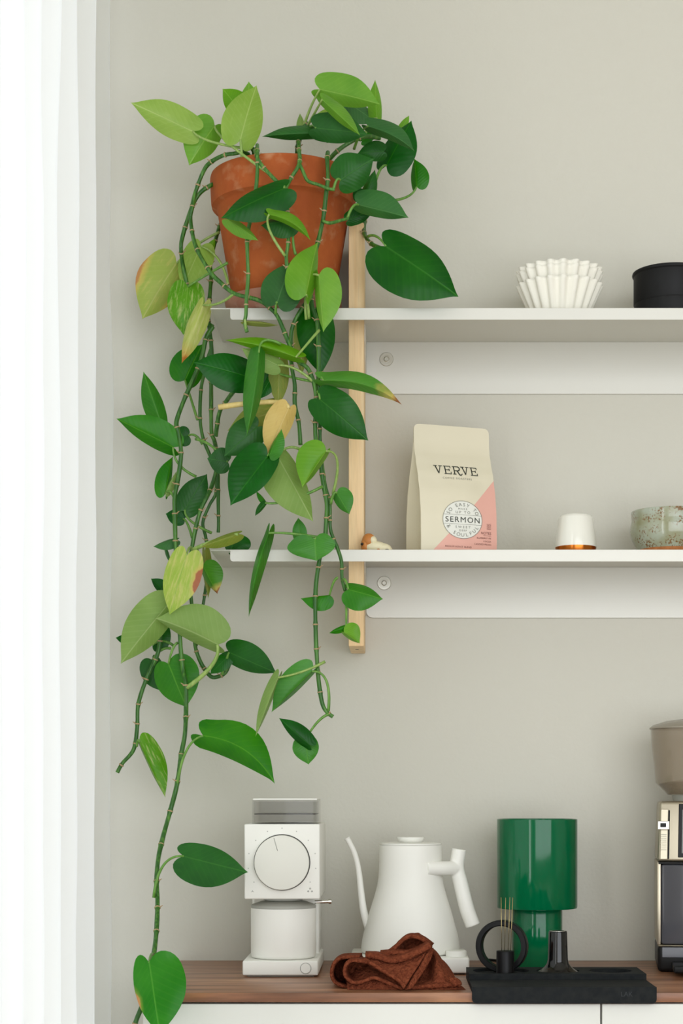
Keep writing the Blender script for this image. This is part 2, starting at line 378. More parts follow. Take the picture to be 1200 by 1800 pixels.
# ------------------------------------------------------------------ pothos: materials
def leafmat(name, c1, c2, vein, varieg=0, vcol=(205, 205, 140), brown=None, bcol=(176, 112, 62), trans=.22, rough=.36, halo=(206, 186, 100)):
    m = bpy.data.materials.new(name); m.use_nodes = True; nt = m.node_tree; b = nt.nodes['Principled BSDF']; N = nt.nodes.new; L = nt.links.new
    def math_(op, a, b_=None, c=None):
        n = N('ShaderNodeMath'); n.operation = op
        for i, v in enumerate((a, b_, c)):
            if v is None: continue
            if isinstance(v, (int, float)): n.inputs[i].default_value = v
            else: L(v, n.inputs[i])
        return n.outputs[0]
    def mixc(f, a, b_):
        n = N('ShaderNodeMix'); n.data_type = 'RGBA'
        if isinstance(f, (int, float)): n.inputs[0].default_value = f
        else: L(f, n.inputs[0])
        for i, v in ((6, a), (7, b_)):
            if isinstance(v, tuple): n.inputs[i].default_value = lin(v)
            else: L(v, n.inputs[i])
        return n.outputs[2]
    def rng(v, a, b_, c=0, d=1):
        n = N('ShaderNodeMapRange'); L(v, n.inputs[0])
        for i, q in enumerate((a, b_, c, d)): n.inputs[i+1].default_value = q
        return n.outputs[0]
    uv = N('ShaderNodeUVMap'); sp = N('ShaderNodeSeparateXYZ'); L(uv.outputs[0], sp.inputs[0])
    u, v = sp.outputs[0], sp.outputs[1]
    sv = math_('MULTIPLY_ADD', v, 2.0, -1.0); av = math_('ABSOLUTE', sv)
    oi = N('ShaderNodeObjectInfo'); rnd = oi.outputs['Random']
    tc = N('ShaderNodeTexCoord')
    n1 = N('ShaderNodeTexNoise'); n1.noise_dimensions = '4D'; n1.inputs['Scale'].default_value = 22; n1.inputs['Detail'].default_value = 4
    L(tc.outputs['Object'], n1.inputs['Vector']); L(math_('MULTIPLY', rnd, 37.0), n1.inputs['W'])
    col = mixc(rng(n1.outputs[0], .35, .68), c1, c2)
    # lateral veins sweep from the midrib towards the tip
    ph = math_('SUBTRACT', u, math_('MULTIPLY', av, .30))
    wv = math_('SINE', math_('MULTIPLY', ph, 62.0))
    vmask = rng(wv, .55, 1.0, 0, .09)
    col = mixc(vmask, col, vein)
    rib = rng(av, .0, .045, .75, 0)
    col = mixc(rib, col, vein)
    if varieg:
        cv = N('ShaderNodeCombineXYZ'); L(math_('MULTIPLY', ph, 2.2), cv.inputs[0]); L(math_('MULTIPLY', sv, 3.5), cv.inputs[1]); L(math_('MULTIPLY', rnd, 50.0), cv.inputs[2])
        n2 = N('ShaderNodeTexNoise'); n2.inputs['Scale'].default_value = 1.6; n2.inputs['Detail'].default_value = 5; n2.inputs['Roughness'].default_value = .62
        L(cv.outputs[0], n2.inputs['Vector'])
        col = mixc(rng(n2.outputs[0], .60-varieg*.25, .80-varieg*.2, 0, .72), col, vcol)
    if brown:
        n3 = N('ShaderNodeTexNoise'); n3.inputs['Scale'].default_value = 60; n3.inputs['Detail'].default_value = 3; L(tc.outputs['Object'], n3.inputs['Vector'])
        jit = math_('MULTIPLY_ADD', n3.outputs[0], .30, -.15)
        if brown == 'tip': e = math_('ADD', u, jit); lo = .86
        elif brown == 'edge': e = math_('ADD', math_('MULTIPLY', av, rng(u, .1, .5, .72, 1.0)), jit); lo = .82
        elif brown == 'left': e = math_('ADD', math_('MULTIPLY', math_('MULTIPLY', sv, -1.0), rng(math_('ABSOLUTE', math_('SUBTRACT', u, .35)), .1, .35, 1.0, .5)), jit); lo = .72
        elif brown == 'right': e = math_('ADD', math_('MULTIPLY', sv, rng(math_('ABSOLUTE', math_('SUBTRACT', u, .55)), .1, .35, 1.0, .5)), jit); lo = .86
        col = mixc(rng(e, lo-.22, lo), col, halo)
        col = mixc(rng(e, lo-.03, lo+.05), col, bcol)
    br = N('ShaderNodeBrightContrast'); L(col, br.inputs[0]); L(rng(rnd, 0, 1, -.018, .02), br.inputs[1]); col = br.outputs[0]
    L(col, b.inputs['Base Color']); b.inputs['Roughness'].default_value = rough; b.inputs['Specular IOR Level'].default_value = .27
    bp = N('ShaderNodeBump'); bp.inputs['Strength'].default_value = .35; bp.inputs['Distance'].default_value = .0012
    L(math_('SUBTRACT', math_('MULTIPLY', wv, .12), math_('MULTIPLY', rib, .8)), bp.inputs['Height']); L(bp.outputs[0], b.inputs['Normal'])
    tl = N('ShaderNodeBsdfTranslucent'); hs = N('ShaderNodeHueSaturation'); hs.inputs['Saturation'].default_value = 1.1; hs.inputs['Value'].default_value = 1.5
    L(col, hs.inputs['Color']); L(hs.outputs[0], tl.inputs[0])
    mx = N('ShaderNodeMixShader'); mx.inputs[0].default_value = trans
    out = nt.nodes['Material Output']; L(b.outputs[0], mx.inputs[1]); L(tl.outputs[0], mx.inputs[2]); L(mx.outputs[0], out.inputs[0])
    return m
LM = {
 'dark':  leafmat('leaf_dark', (15, 82, 11), (28, 100, 17), (56, 122, 38)),
 'grey':  leafmat('leaf_bluegreen', (44, 100, 44), (58, 116, 50), (92, 144, 78), rough=.42),
 'mid':   leafmat('leaf_mid', (44, 118, 20), (62, 138, 28), (94, 160, 50)),
 'light': leafmat('leaf_light', (98, 156, 38), (118, 172, 50), (148, 190, 80)),
 'lime':  leafmat('leaf_lime', (136, 172, 66), (152, 184, 82), (182, 204, 118), varieg=.12, vcol=(166, 192, 98)),
 'pale':  leafmat('leaf_pale', (128, 160, 82), (142, 172, 94), (172, 194, 128), rough=.5),
 'olive': leafmat('leaf_olive', (124, 142, 58), (142, 152, 66), (168, 172, 96), varieg=.2, vcol=(176, 160, 74), rough=.5),
 'var':   leafmat('leaf_variegated', (78, 142, 30), (104, 162, 42), (130, 178, 70), varieg=.35, vcol=(206, 208, 140)),
 'ylime': leafmat('leaf_yellowing', (150, 184, 60), (176, 194, 86), (140, 178, 70), varieg=.55, vcol=(214, 206, 132), brown='left', bcol=(168, 96, 56)),
 'yellow':leafmat('leaf_yellow', (216, 190, 116), (208, 178, 100), (226, 204, 140), varieg=.1, vcol=(190, 150, 90), trans=.15, rough=.55),
 'cream': leafmat('leaf_cream', (168, 188, 70), (186, 198, 100), (200, 206, 130), varieg=.75, vcol=(214, 212, 150), brown='tip', bcol=(190, 120, 50), rough=.5),
 'palebrown': leafmat('leaf_drying', (158, 178, 84), (174, 186, 100), (192, 196, 120), varieg=.25, vcol=(206, 196, 116), brown='edge', bcol=(192, 138, 84), rough=.55),
 'tip':   leafmat('leaf_yellow_tipped', (66, 134, 34), (84, 148, 44), (112, 168, 64), brown='tip', bcol=(150, 92, 48)),
 'bottom':leafmat('leaf_scorched_edge', (46, 122, 34), (60, 136, 42), (92, 160, 62), brown='right', bcol=(196, 142, 92), halo=(120, 150, 60)),
}
def stemmat(name, c1, c2):
    m = bpy.data.materials.new(name); m.use_nodes = True; nt = m.node_tree; b = nt.nodes['Principled BSDF']
    tc = nt.nodes.new('ShaderNodeTexCoord'); mp = nt.nodes.new('ShaderNodeMapping'); mp.inputs['Scale'].default_value = (260, 260, 14)
    n = nt.nodes.new('ShaderNodeTexNoise'); n.inputs['Scale'].default_value = 1; n.inputs['Detail'].default_value = 4
    x = nt.nodes.new('ShaderNodeMix'); x.data_type = 'RGBA'; x.inputs[6].default_value = lin(c1); x.inputs[7].default_value = lin(c2)
    r = nt.nodes.new('ShaderNodeMapRange'); r.inputs[1].default_value = .45; r.inputs[2].default_value = .68
    L = nt.links.new; L(tc.outputs['Object'], mp.inputs[0]); L(mp.outputs[0], n.inputs['Vector']); L(n.outputs[0], r.inputs[0]); L(r.outputs[0], x.inputs[0]); L(x.outputs[2], b.inputs['Base Color'])
    b.inputs['Roughness'].default_value = .42
    return m
SM = {'dark': stemmat('stem_dark', (38, 92, 22), (84, 136, 48)), 'mid': stemmat('stem_mid', (58, 112, 38), (98, 148, 60)),
      'pale': stemmat('petiole_pale', (136, 168, 82), (164, 188, 104)), 'yellow': stemmat('petiole_yellow', (214, 190, 116), (224, 202, 132)),
      'green': stemmat('petiole_green', (92, 142, 52), (120, 164, 72))}
M['node'] = mat('stem_node', (176, 150, 112), .8)

# ------------------------------------------------------------------ pothos: one leaf (blade + petiole)
EDGE = [(0.0, 0.0), (-.085, .17), (-.13, .43), (-.085, .72), (.03, .93), (.18, 1.04), (.34, 1.07), (.52, .97), (.68, .75), (.81, .47), (.90, .225), (.955, .085), (1.0, 0.0)]
EC = crom([Vector((a, b_, 0)) for a, b_ in EDGE], 2)
NL = len(EC)
YMAX = -.006
def add_leaf(bx, by, tx, ty, wl, wr, D, kind, pet=None, bow=0, dt=0.0, fl=1, fr=1, pm=None, ps=(0, 0), lobe=1.0, wav=.05, parent=None, prad=.0016):
    """base and tip in photo pixels at depth D; wl, wr = seen half widths left / right of base->tip; dt = tip depth offset (m);
    fl, fr = which way each half folds (+ away from the viewer); bow = sideways bow of the midrib; pet = where the stalk starts"""
    s = D / F; o0 = P(bx, by, D)
    d = Vector((tx-bx, ty-by, 0)); ln = d.length; d /= ln
    r = Vector((-d.y, d.x, 0))
    wt = max(abs(wl), abs(wr), .30*ln)
    wt = min(wt, .62*ln + 8)
    rows = []; K = 5
    uvs = []
    def dep(w, f): return f * math.sqrt(max(0.0, wt*wt - w*w)) * .62
    sides = []
    ph = random.random()*6
    for i, e in enumerate(EC):
        t = i/(NL-1)
        mu = max(0.0, min(1.0, (t**1.25)*1.0))
        row = []
        for k in range(-K, K+1):
            q = abs(k)/K
            w = wl if k < 0 else wr; f = fl if k < 0 else fr; sg = -1 if k < 0 else 1
            su = mu + (e.x*(1 if e.x > 0 else lobe) - mu)*q
            ws = e.y*q
            ac = .16*math.sin(pi*min(1, q))*e.y                 # each half is slightly cupped
            px = d*(su*ln) + r*(sg*ws*w) + r*(bow*4*max(0, su)*(1-max(0, su)))
            z = dep(w, f)*ws*s + dt*(max(0, su)**1.3) - .05*ln*s*math.sin(pi*max(0, min(1, su))) - ac*wt*s*.35
            z += wav*wt*s*math.sin(su*9+ph+(0 if k < 0 else 2))*q*q*e.y
            p = o0 + Vector((px.x*s, 0, -px.y*s)); p.y += z
            if p.y > YMAX: p.y = YMAX - .001*random.random()
            row.append(p); uvs.append((min(1, max(0, su)), .5+.5*sg*ws if k else .5))
        rows.append(row)
    W_ = 2*K+1
    verts = [p for row in rows for p in row]
    faces = [(i*W_+k, i*W_+k+1, (i+1)*W_+k+1, (i+1)*W_+k) for i in range(NL-1) for k in range(W_-1)]
    mi = [0]*len(faces)
    if pet is not None:
        pd = pet[2] if len(pet) > 2 else D+.012
        a = P(pet[0], pet[1], pd)
        c = P(pm[0], pm[1], (pd+D)/2) if pm else (a+o0)/2 + Vector((0, -.006, .012))
        pts = []
        for k in range(13):
            t = k/12; pts.append(a*(1-t)**2 + c*2*t*(1-t) + o0*t*t)
        # run a little way along the back of the midrib
        tb = MB().tube(pts, [prad*(1.35-.45*k/12) for k in range(13)], 8)
        b0 = len(verts); verts += [Vector(v) for v in tb.v]; uvs += [(0, .5)]*len(tb.v)
        faces += [tuple(i+b0 for i in f) for f in tb.f]; mi += [1]*len(tb.f)
    me = bpy.data.meshes.new('leaf'); me.from_pydata([tuple(v) for v in verts], [], faces)
    me.polygons.foreach_set('material_index', mi)
    ul = me.uv_layers.new(name='UVMap')
    for lp in me.loops: ul.data[lp.index].uv = uvs[lp.vertex_index]
    pk = {'yellow': 'yellow', 'lime': 'pale', 'pale': 'pale', 'cream': 'pale', 'light': 'pale', 'olive': 'pale', 'palebrown': 'pale', 'ylime': 'pale'}.get(kind, 'green')
    return finish('leaf', me, [LM[kind], SM[pk]], parent, True, origin=o0)

# ------------------------------------------------------------------ pothos: vines (photo x, y, depth)
def vine(pts, r=.0029, m='dark', nodes=True, every=40):
    full = []; D = 2.5
    for p in pts:
        if len(p) > 2: D = p[2]
        full.append(P(p[0], p[1], D))
    # depth eases between the given values
    c = crom(full, 7)
    for q in c:
        if q.y > -.008: q.y = -.008
    rad = []
    b = MB()
    acc = 0; nxt = .02; node_i = []
    for i, p in enumerate(c):
        if i: acc += (c[i]-c[i-1]).length
        rr = r*(1+.06*math.sin(acc*90))
        if nodes and acc > nxt and 2 < i < len(c)-2:
            node_i.append(i); nxt = acc + every*.0008*(.8+.5*random.random())
        rad.append(rr)
    for i in node_i: rad[i] *= 1.18
    b.tube(c, rad, 10)
    for i in node_i:
        t = (c[i+1]-c[i-1]).normalized()
        b.tube([c[i]-t*.0011, c[i]-t*.0004, c[i]+t*.0004, c[i]+t*.0011], [r*1.12, r*1.34, r*1.34, r*1.12], 10, 1)
        if random.random() < .45: continue
        sd = random.choice((-1, 1)); side = Vector((sd, -.4*random.random(), .25)).normalized()
        b.tube([c[i]+side*r*.8, c[i]+side*(r+.002)+Vector((0, 0, .0008)), c[i]+side*(r+.0042)+Vector((0, 0, .0018))], [.0011, .0009, .0004], 6, 1)
    return b.build('vine', [SM[m], M['node']], plant, weld=False)
V = {}
V['main'] = vine([(374, 574, 2.575), (362, 594), (356.5, 621), (347.5, 648), (337, 672.5), (323, 704), (310, 742, 2.57), (314, 762.5), (318, 796), (314, 834.5), (307, 873, 2.565), (307, 897.5), (308, 942.5), (309, 968), (310, 1010), (314, 1073, 2.56), (316.5, 1123), (318, 1146), (322, 1179), (326, 1200, 2.55), (327, 1240), (325, 1289, 2.53), (318.6, 1326), (310.5, 1381, 2.51), (299, 1426), (286, 1473, 2.49), (278, 1510, 2.47), (275, 1549, 2.45), (276.7, 1581, 2.43), (276, 1616, 2.40), (273.5, 1652, 2.37), (269, 1686, 2.34), (262, 1730, 2.31), (251, 1765, 2.295), (240, 1792, 2.29), (233, 1815, 2.29)], .0033, every=55)
V['over'] = vine([(448, 285, 2.53), (430, 268, 2.505), (411, 270, 2.50), (393, 273, 2.505), (372, 284, 2.52), (358.7, 298.7, 2.53), (344, 336, 2.535), (337, 367, 2.53), (335, 389), (344, 433, 2.51), (368, 476, 2.49), (388, 497, 2.485), (412, 516, 2.48), (455, 528, 2.478), (476, 543), (489, 559, 2.475), (504, 595), (510, 609), (521, 633), (540, 647), (551, 672), (555, 694), (557, 705)], .0029)
V['over2'] = vine([(380, 322, 2.56), (368, 327, 2.55), (350.7, 340, 2.55), (338, 362, 2.55), (329, 388, 2.55), (321, 415), (318, 436), (322, 470, 2.57), (335, 520, 2.58), (355, 560, 2.58), (374, 574, 2.575)], .003)
V['wall'] = vine([(392, 385, 2.64), (385, 401, 2.62), (377, 428, 2.61), (369, 463), (371, 484), (368, 527, 2.60), (366, 560), (370, 594), (372, 627.5), (371, 661), (371, 700), (371, 735, 2.595), (372, 762), (377, 776), (380, 796, 2.58), (380, 825), (373, 852), (363, 875, 2.57), (355, 891), (347.5, 913), (341, 942), (336, 970), (333, 981), (330, 1010, 2.58), (336, 1054, 2.59), (340, 1100), (343, 1135), (349, 1156), (358.7, 1175), (372, 1190), (387.4, 1188), (397, 1181), (403, 1167)], .0030)
V['c'] = vine([(424, 672, 2.52), (410.5, 688, 2.54), (397, 706, 2.555), (386, 724, 2.565), (381, 751, 2.575), (379, 767, 2.58)], .0031)
V['d'] = vine([(372, 610, 2.60), (362, 640), (358.8, 657, 2.60), (353, 686), (351.6, 735.5), (356.5, 769), (368, 798.5), (382, 828, 2.60), (383.5, 852, 2.60), (383.5, 886), (384, 920), (383.5, 936)], .0026)
V['e'] = vine([(380, 840, 2.605), (379, 868), (368, 888), (356.5, 918), (361, 942), (366, 970, 2.60), (368, 997), (362.5, 1027), (357, 1062), (350, 1100), (345, 1135, 2.60)], .0024)
V['f'] = vine([(312, 960, 2.60), (300, 1000), (290, 1040), (286, 1075), (282, 1104, 2.60), (278, 1146), (257, 1194, 2.60), (243, 1238), (241, 1278), (235, 1317), (215, 1342), (206, 1358)], .0030)
V['front'] = vine([(576, 268, 2.50), (575, 280, 2.478), (576, 313, 2.472), (573, 340), (568, 383, 2.475), (560, 420), (550, 460), (545, 500, 2.485), (546, 520, 2.485), (549, 540, 2.48), (557, 567), (559.5, 609), (559.5, 664), (558, 705), (554, 732), (555, 774), (562, 809), (568, 851), (574, 884), (573, 915), (570.7, 948), (564, 969), (556, 1020), (554, 1060), (554.7, 1113), (557, 1161), (561, 1206), (566.7, 1238), (574.7, 1252), (585, 1260)], .0031)
V['branch'] = vine([(560, 690, 2.483), (562, 740), (563, 790), (571, 851), (579, 884), (580, 925), (585, 945), (593, 964), (600, 988), (601, 1017), (606.7, 1038.7)], .0026)
V['inner'] = vine([(548, 520, 2.49), (529, 545, 2.485), (515.5, 570), (511, 592), (511, 620), (513, 647), (518, 677.5), (518, 710.5), (525, 743.5), (528, 782)], .0030)
V['potfront'] = vine([(452, 255, 2.50), (452, 275, 2.47), (452, 305, 2.466), (448, 345), (440, 385, 2.47), (434.7, 417), (434.7, 447), (436, 487, 2.475), (433, 527), (432, 553), (430, 567), (434, 584)], .0027, 'mid')
V['rimstem'] = vine([(447, 262, 2.50), (455, 283, 2.468), (468, 300, 2.462), (485, 318), (495, 328, 2.46), (503, 352, 2.455), (507, 400), (506, 430), (503, 450), (505, 470), (514, 492)], .0027, 'mid')
V['rimstem2'] = vine([(523, 240, 2.54), (525, 260, 2.50), (526, 287, 2.468), (512, 312, 2.464), (501, 332, 2.46)], .0028, 'mid')
V['rimstem3'] = vine([(526, 287, 2.468), (533, 303, 2.464), (541, 318), (560, 325), (578, 332), (588, 333)], .0024, 'mid', nodes=False)
V['top'] = vine([(522, 280, 2.58), (524, 255, 2.56), (530, 232, 2.55), (540, 215, 2.55)], .0036)
V['top2'] = vine([(575, 285, 2.56), (590, 268, 2.55), (612, 252, 2.55), (640, 240, 2.55), (668, 243, 2.56)], .0030, 'mid')
V['top3'] = vine([(448, 290, 2.53), (447, 270, 2.51), (440, 256, 2.50)], .003)
V['side'] = vine([(566, 388, 2.47), (580, 392, 2.47), (600, 387, 2.48), (612, 384, 2.485)], .0022, 'mid', nodes=False)
V['side2'] = vine([(648, 345, 2.62), (642, 380, 2.60), (640, 410, 2.56), (652, 428, 2.53), (668, 436, 2.51)], .003, 'dark')

# ------------------------------------------------------------------ pothos: the leaves
LEAVES = [
 # crown, left
 dict(a=(339, 231, 235, 195, 22, 32, 2.50, 'lime'), pet=(440, 262, 2.49), pm=(355, 252), dt=-.03),
 dict(a=(377, 221, 332, 291, 17, 38, 2.52, 'light'), pet=(470, 303, 2.462), pm=(375, 238), dt=.0),
 dict(a=(422, 247, 450, 145, 38, 26, 2.48, 'lime'), pet=(425, 276, 2.48), dt=.01),
 dict(a=(420, 192, 391, 156, 15, 22, 2.53, 'light')),
 dict(a=(438, 205, 437, 143, 17, 19, 2.53, 'light'), pet=(441, 258, 2.51)),
 dict(a=(310, 463, 250, 561, 27, 47, 2.60, 'palebrown'), pet=(386, 408, 2.60), pm=(345, 425)),
 dict(a=(353, 433, 322, 512, 30, 26, 2.585, 'lime'), pet=(401, 500, 2.55), pm=(390, 445), dt=-.01),
 dict(a=(365, 446, 378, 419, 8, 6, 2.60, 'light')),
 dict(a=(330, 504, 322, 589, 30, 31, 2.55, 'var'), pet=(400, 462, 2.52), pm=(360, 484)),
 dict(a=(357, 536, 322, 645, 15, 17, 2.53, 'cream'), pet=(411, 516, 2.48), pm=(385, 540), dt=-.02),
 dict(a=(325, 668, 356, 605, 34, 20, 2.62, 'mid'), pet=(347, 738, 2.60), pm=(332, 690)),
 # left middle
 dict(a=(281, 738, 252, 653, 20, 14, 2.585, 'mid')),
 dict(a=(304, 786, 208, 741, 14, 33, 2.57, 'mid'), pet=(345, 838, 2.58), pm=(304, 820), dt=-.02),
 dict(a=(331, 766, 305, 770, 17, 17, 2.60, 'dark'), pet=(356, 781, 2.60)),
 dict(a=(291, 868, 302, 800, 21, 4, 2.585, 'mid'), pet=(306, 875, 2.57), dt=.01),
 dict(a=(291, 866, 310, 828, 3, 9, 2.58, 'pale')),
 dict(a=(325, 896, 364, 833, 24, 22, 2.60, 'dark'), pet=(372, 937, 2.60), pm=(322, 915)),
 dict(a=(322, 912, 291, 903, 14, 14, 2.605, 'dark'), pet=(338, 946, 2.60)),
 dict(a=(436, 662, 343, 643, 33, 31, 2.50, 'dark'), pet=(440, 640, 2.49), dt=-.02),
 dict(a=(478, 662, 455, 702, 14, 12, 2.50, 'dark')),
 dict(a=(455, 620, 433.5, 766, 10, 22, 2.44, 'mid'), pet=(494, 605, 2.45), pm=(455, 585), dt=.0, bow=-3),
 dict(a=(490, 720, 397, 752, 26, 26, 2.505, 'olive'), dt=.02),
 dict(a=(453, 750, 394, 802, 25, 29, 2.49, 'dark')),
 dict(a=(400, 812, 364, 806, 21, 22, 2.52, 'dark'), pet=(344, 772, 2.56)),
 dict(a=(470, 802, 407, 893, 27, 41, 2.45, 'dark'), pet=(493, 796, 2.46), dt=-.02, fl=-.3, fr=.5),
 dict(a=(507, 718, 469, 801, 15, 29, 2.455, 'yellow'), pet=(384, 716, 2.47), pm=(510, 696), dt=.01, prad=.0030),
 dict(a=(473, 800, 495, 754, 5, 18, 2.445, 'mid')),
 dict(a=(573, 793, 531, 857, 4, 38, 2.44, 'light'), pet=(585, 868, 2.475), pm=(606, 790), dt=.0),
 dict(a=(487, 800, 551, 919, 22, 44, 2.47, 'pale'), pet=(527, 790, 2.47), dt=-.01),
 dict(a=(466, 884, 448, 907, 3, 7, 2.46, 'dark'), pet=(567, 855, 2.475), pm=(500, 890)),
 dict(a=(466, 884, 450, 863, 6, 3, 2.465, 'mid')),
 dict(a=(592, 867, 614, 904, 21, 10, 2.47, 'mid'), pet=(581, 886, 2.475)),
 # right of the middle
 dict(a=(567.8, 669, 706, 720, 21, 7, 2.455, 'tip'), pet=(558, 674, 2.475), bow=-14, dt=-.03, fr=1, fl=.6),
 dict(a=(562, 702, 647, 772, 35, 31, 2.462, 'dark'), pet=(557, 692, 2.475), dt=.01),
 dict(a=(553, 545, 564, 660, 30, 33, 2.495, 'dark')),
 dict(a=(560, 484, 568, 584, 36, 9, 2.45, 'light'), pet=(538, 562, 2.475), pm=(530, 470), dt=.0),
 dict(a=(538, 518, 557, 418, 40, 9, 2.445, 'light'), pet=(543, 560, 2.475), dt=.02),
 dict(a=(487, 533, 512, 460, 34, 35, 2.465, 'dark'), pet=(484, 552, 2.475)),
 dict(a=(499, 331, 389, 388, 36, 24, 2.44, 'dark'), pet=(503, 345, 2.455), dt=-.01),
 dict(a=(400, 386, 454, 423, 10, 13, 2.455, 'light')),
 dict(a=(516, 388, 458, 396, 28, 14, 2.452, 'dark'), pet=(520, 448, 2.46), pm=(512, 430)),
 dict(a=(473, 377, 546, 423, 16, 3, 2.425, 'light'), pet=(501, 450, 2.45), pm=(460, 395), bow=-8),
 # crown, right
 dict(a=(562, 157, 668, 193, 35, 13, 2.52, 'light'), pet=(534, 222, 2.55), pm=(545, 185), dt=-.02),
 dict(a=(566, 175, 633, 243, 18, 5, 2.46, 'light'), pet=(540, 222, 2.53), pm=(552, 200), dt=-.01),
 dict(a=(662, 208, 659, 140, 14, 9, 2.57, 'light'), pet=(640, 240, 2.55)),
 dict(a=(610, 180, 662, 216, 15, 24, 2.58, 'grey')),
 dict(a=(555, 225, 647, 246, 30, 17, 2.49, 'dark'), pet=(540, 235, 2.54), dt=-.02),
 dict(a=(562, 234, 460, 240, 4, 19, 2.51, 'grey'), pet=(576, 250, 2.53)),
 dict(a=(646.7, 222, 728, 275, 23, 5, 2.50, 'grey'), pet=(622, 262, 2.55), bow=-6, dt=-.02),
 dict(a=(679, 291, 723, 212, 22, 36, 2.58, 'dark'), pet=(660, 318, 2.57)),
 dict(a=(703, 230, 719, 203, 7, 7, 2.60, 'light')),
 dict(a=(732, 328, 728, 279, 8, 22, 2.61, 'mid'), pet=(693, 352, 2.62), pm=(725, 348)),
 dict(a=(598, 317, 657, 279, 34, 26, 2.465, 'dark'), pet=(586, 333, 2.464)),
 dict(a=(630, 360, 718, 389, 31, 8, 2.49, 'grey'), pet=(610, 384, 2.485), dt=-.015),
 dict(a=(674, 266, 628, 270, 14, 18, 2.56, 'dark')),
 dict(a=(640, 352, 659, 298, 10, 14, 2.55, 'dark')),
 dict(a=(612, 386, 657, 370, 15, 12, 2.53, 'dark')),
 dict(a=(640, 350, 622, 330, 14, 12, 2.555, 'dark')),
 dict(a=(678, 433, 805, 527, 41, 60, 2.495, 'dark'), pet=(646, 416, 2.53), dt=-.015, fl=.4, fr=.4),
 dict(a=(530, 236, 527, 199, 8, 7, 2.57, 'pale')),
 dict(a=(560, 205, 586, 190, 7, 7, 2.56, 'lime')),
 dict(a=(600, 232, 612, 190, 12, 14, 2.58, 'dark')),
 dict(a=(636, 248, 664, 228, 9, 10, 2.57, 'mid')),
 # below the upper shelf
 dict(a=(520, 628, 396, 601, 5, 19, 2.45, 'light'), pet=(561, 580, 2.47), pm=(535, 610), bow=4, dt=-.01),
 dict(a=(488, 642, 424, 612, 20, 14, 2.465, 'pale'), pet=(551, 672, 2.475)),
 dict(a=(491, 632, 489, 714, 16, 18, 2.495, 'olive')),
 dict(a=(528, 570, 530, 660, 14, 13, 2.505, 'olive')),
 dict(a=(470, 650, 440, 690, 12, 14, 2.50, 'dark'), pet=(560, 672, 2.475), pm=(510, 665)),
 dict(a=(430, 565, 490, 572, 5, 4, 2.47, 'olive'), pet=(432, 580, 2.475)),
 # lower left
 dict(a=(328, 976, 298, 1081, 34, 28, 2.52, 'ylime'), pet=(338, 966, 2.56), fl=.5, fr=.5),
 dict(a=(294, 1064, 212, 1167, 22, 40, 2.555, 'pale'), pet=(312, 1058, 2.56)),
 dict(a=(381.7, 1133, 273, 1087, 14, 50, 2.535, 'pale'), pet=(328, 1209, 2.55), pm=(392, 1165), bow=3, prad=.0026),
 dict(a=(296, 1167, 328, 1244, 43, 33, 2.572, 'mid'), pet=(312, 1130, 2.57)),
 dict(a=(268, 1160, 296, 1218, 12, 28, 2.612, 'dark'), pet=(300, 1140, 2.61)),
 dict(a=(268, 1134, 298, 1098, 9, 21, 2.615, 'dark'), pet=(305, 1135, 2.61)),
 dict(a=(230, 1126, 203, 1121, 8, 8, 2.615, 'dark')),
 dict(a=(291, 1040, 265, 1017, 8, 13, 2.60, 'dark')),
 dict(a=(290, 1062, 283, 1028, 7, 8, 2.60, 'grey')),
 dict(a=(272, 1056, 256, 1048, 9, 9, 2.605, 'grey')),
 dict(a=(310, 949, 269, 961, 13, 5, 2.575, 'grey'), pet=(309, 945, 2.565)),
 dict(a=(291, 966, 299, 990, 3, 3, 2.575, 'grey')),
 dict(a=(357, 996, 382, 1044, 26, 8, 2.565, 'tip'), pet=(345, 968, 2.57)),
 dict(a=(360, 968, 366, 1052, 9, 7, 2.58, 'olive')),
 dict(a=(418, 939, 352, 962, 12, 8, 2.485, 'olive'), pet=(338, 967, 2.54), pm=(372, 950), prad=.0024),
 dict(a=(412, 942, 404, 976, 30, 16, 2.535, 'dark')),
 dict(a=(403, 1147, 488, 1185, 29, 17, 2.56, 'dark'), pet=(397, 1178, 2.575), dt=-.02),
 dict(a=(402, 1153, 369, 1185, 14, 12, 2.565, 'dark'), pet=(390, 1186, 2.575)),
 dict(a=(245, 1305, 290.5, 1402, 27, 5, 2.595, 'var'), pet=(240, 1312, 2.60)),
 dict(a=(357, 1293.5, 484.5, 1378, 38, 26, 2.50, 'mid'), pet=(311, 1381, 2.51), pm=(322, 1300), bow=-20, dt=-.02),
 dict(a=(323, 1505, 438, 1532, 27, 42, 2.43, 'dark'), pet=(270, 1578, 2.43), pm=(278, 1500), dt=-.02, fl=.4, fr=.4),
 dict(a=(262, 1692, 287, 1815, 56, 32, 2.225, 'bottom'), pet=(270, 1680, 2.34), dt=-.03, fl=.4, fr=.4),
 # lower centre
 dict(a=(472, 937, 437, 1085, 9, 10, 2.46, 'mid'), pet=(562, 945, 2.475), pm=(505, 935), bow=4),
 dict(a=(528, 949, 524, 910, 12, 12, 2.485, 'mid')),
 dict(a=(553, 948, 556, 986, 33, 46, 2.455, 'mid'), pet=(572, 955, 2.475), lobe=2.0),
 dict(a=(579, 1046, 528, 1052, 25, 2, 2.485, 'mid'), pet=(594, 1016, 2.475)),
 dict(a=(612, 1036, 673, 1053, 15, 31, 2.46, 'mid'), pet=(602, 1020, 2.475)),
 dict(a=(608, 1101, 578, 1113, 7, 4, 2.46, 'mid'), pet=(608, 1040, 2.472), pm=(609, 1075)),
 dict(a=(604, 1111, 632, 1131, 23, 4, 2.455, 'light')),
 dict(a=(548, 1180, 477, 1252, 5, 31, 2.47, 'mid'), pet=(577, 1250, 2.478), pm=(584, 1178)),
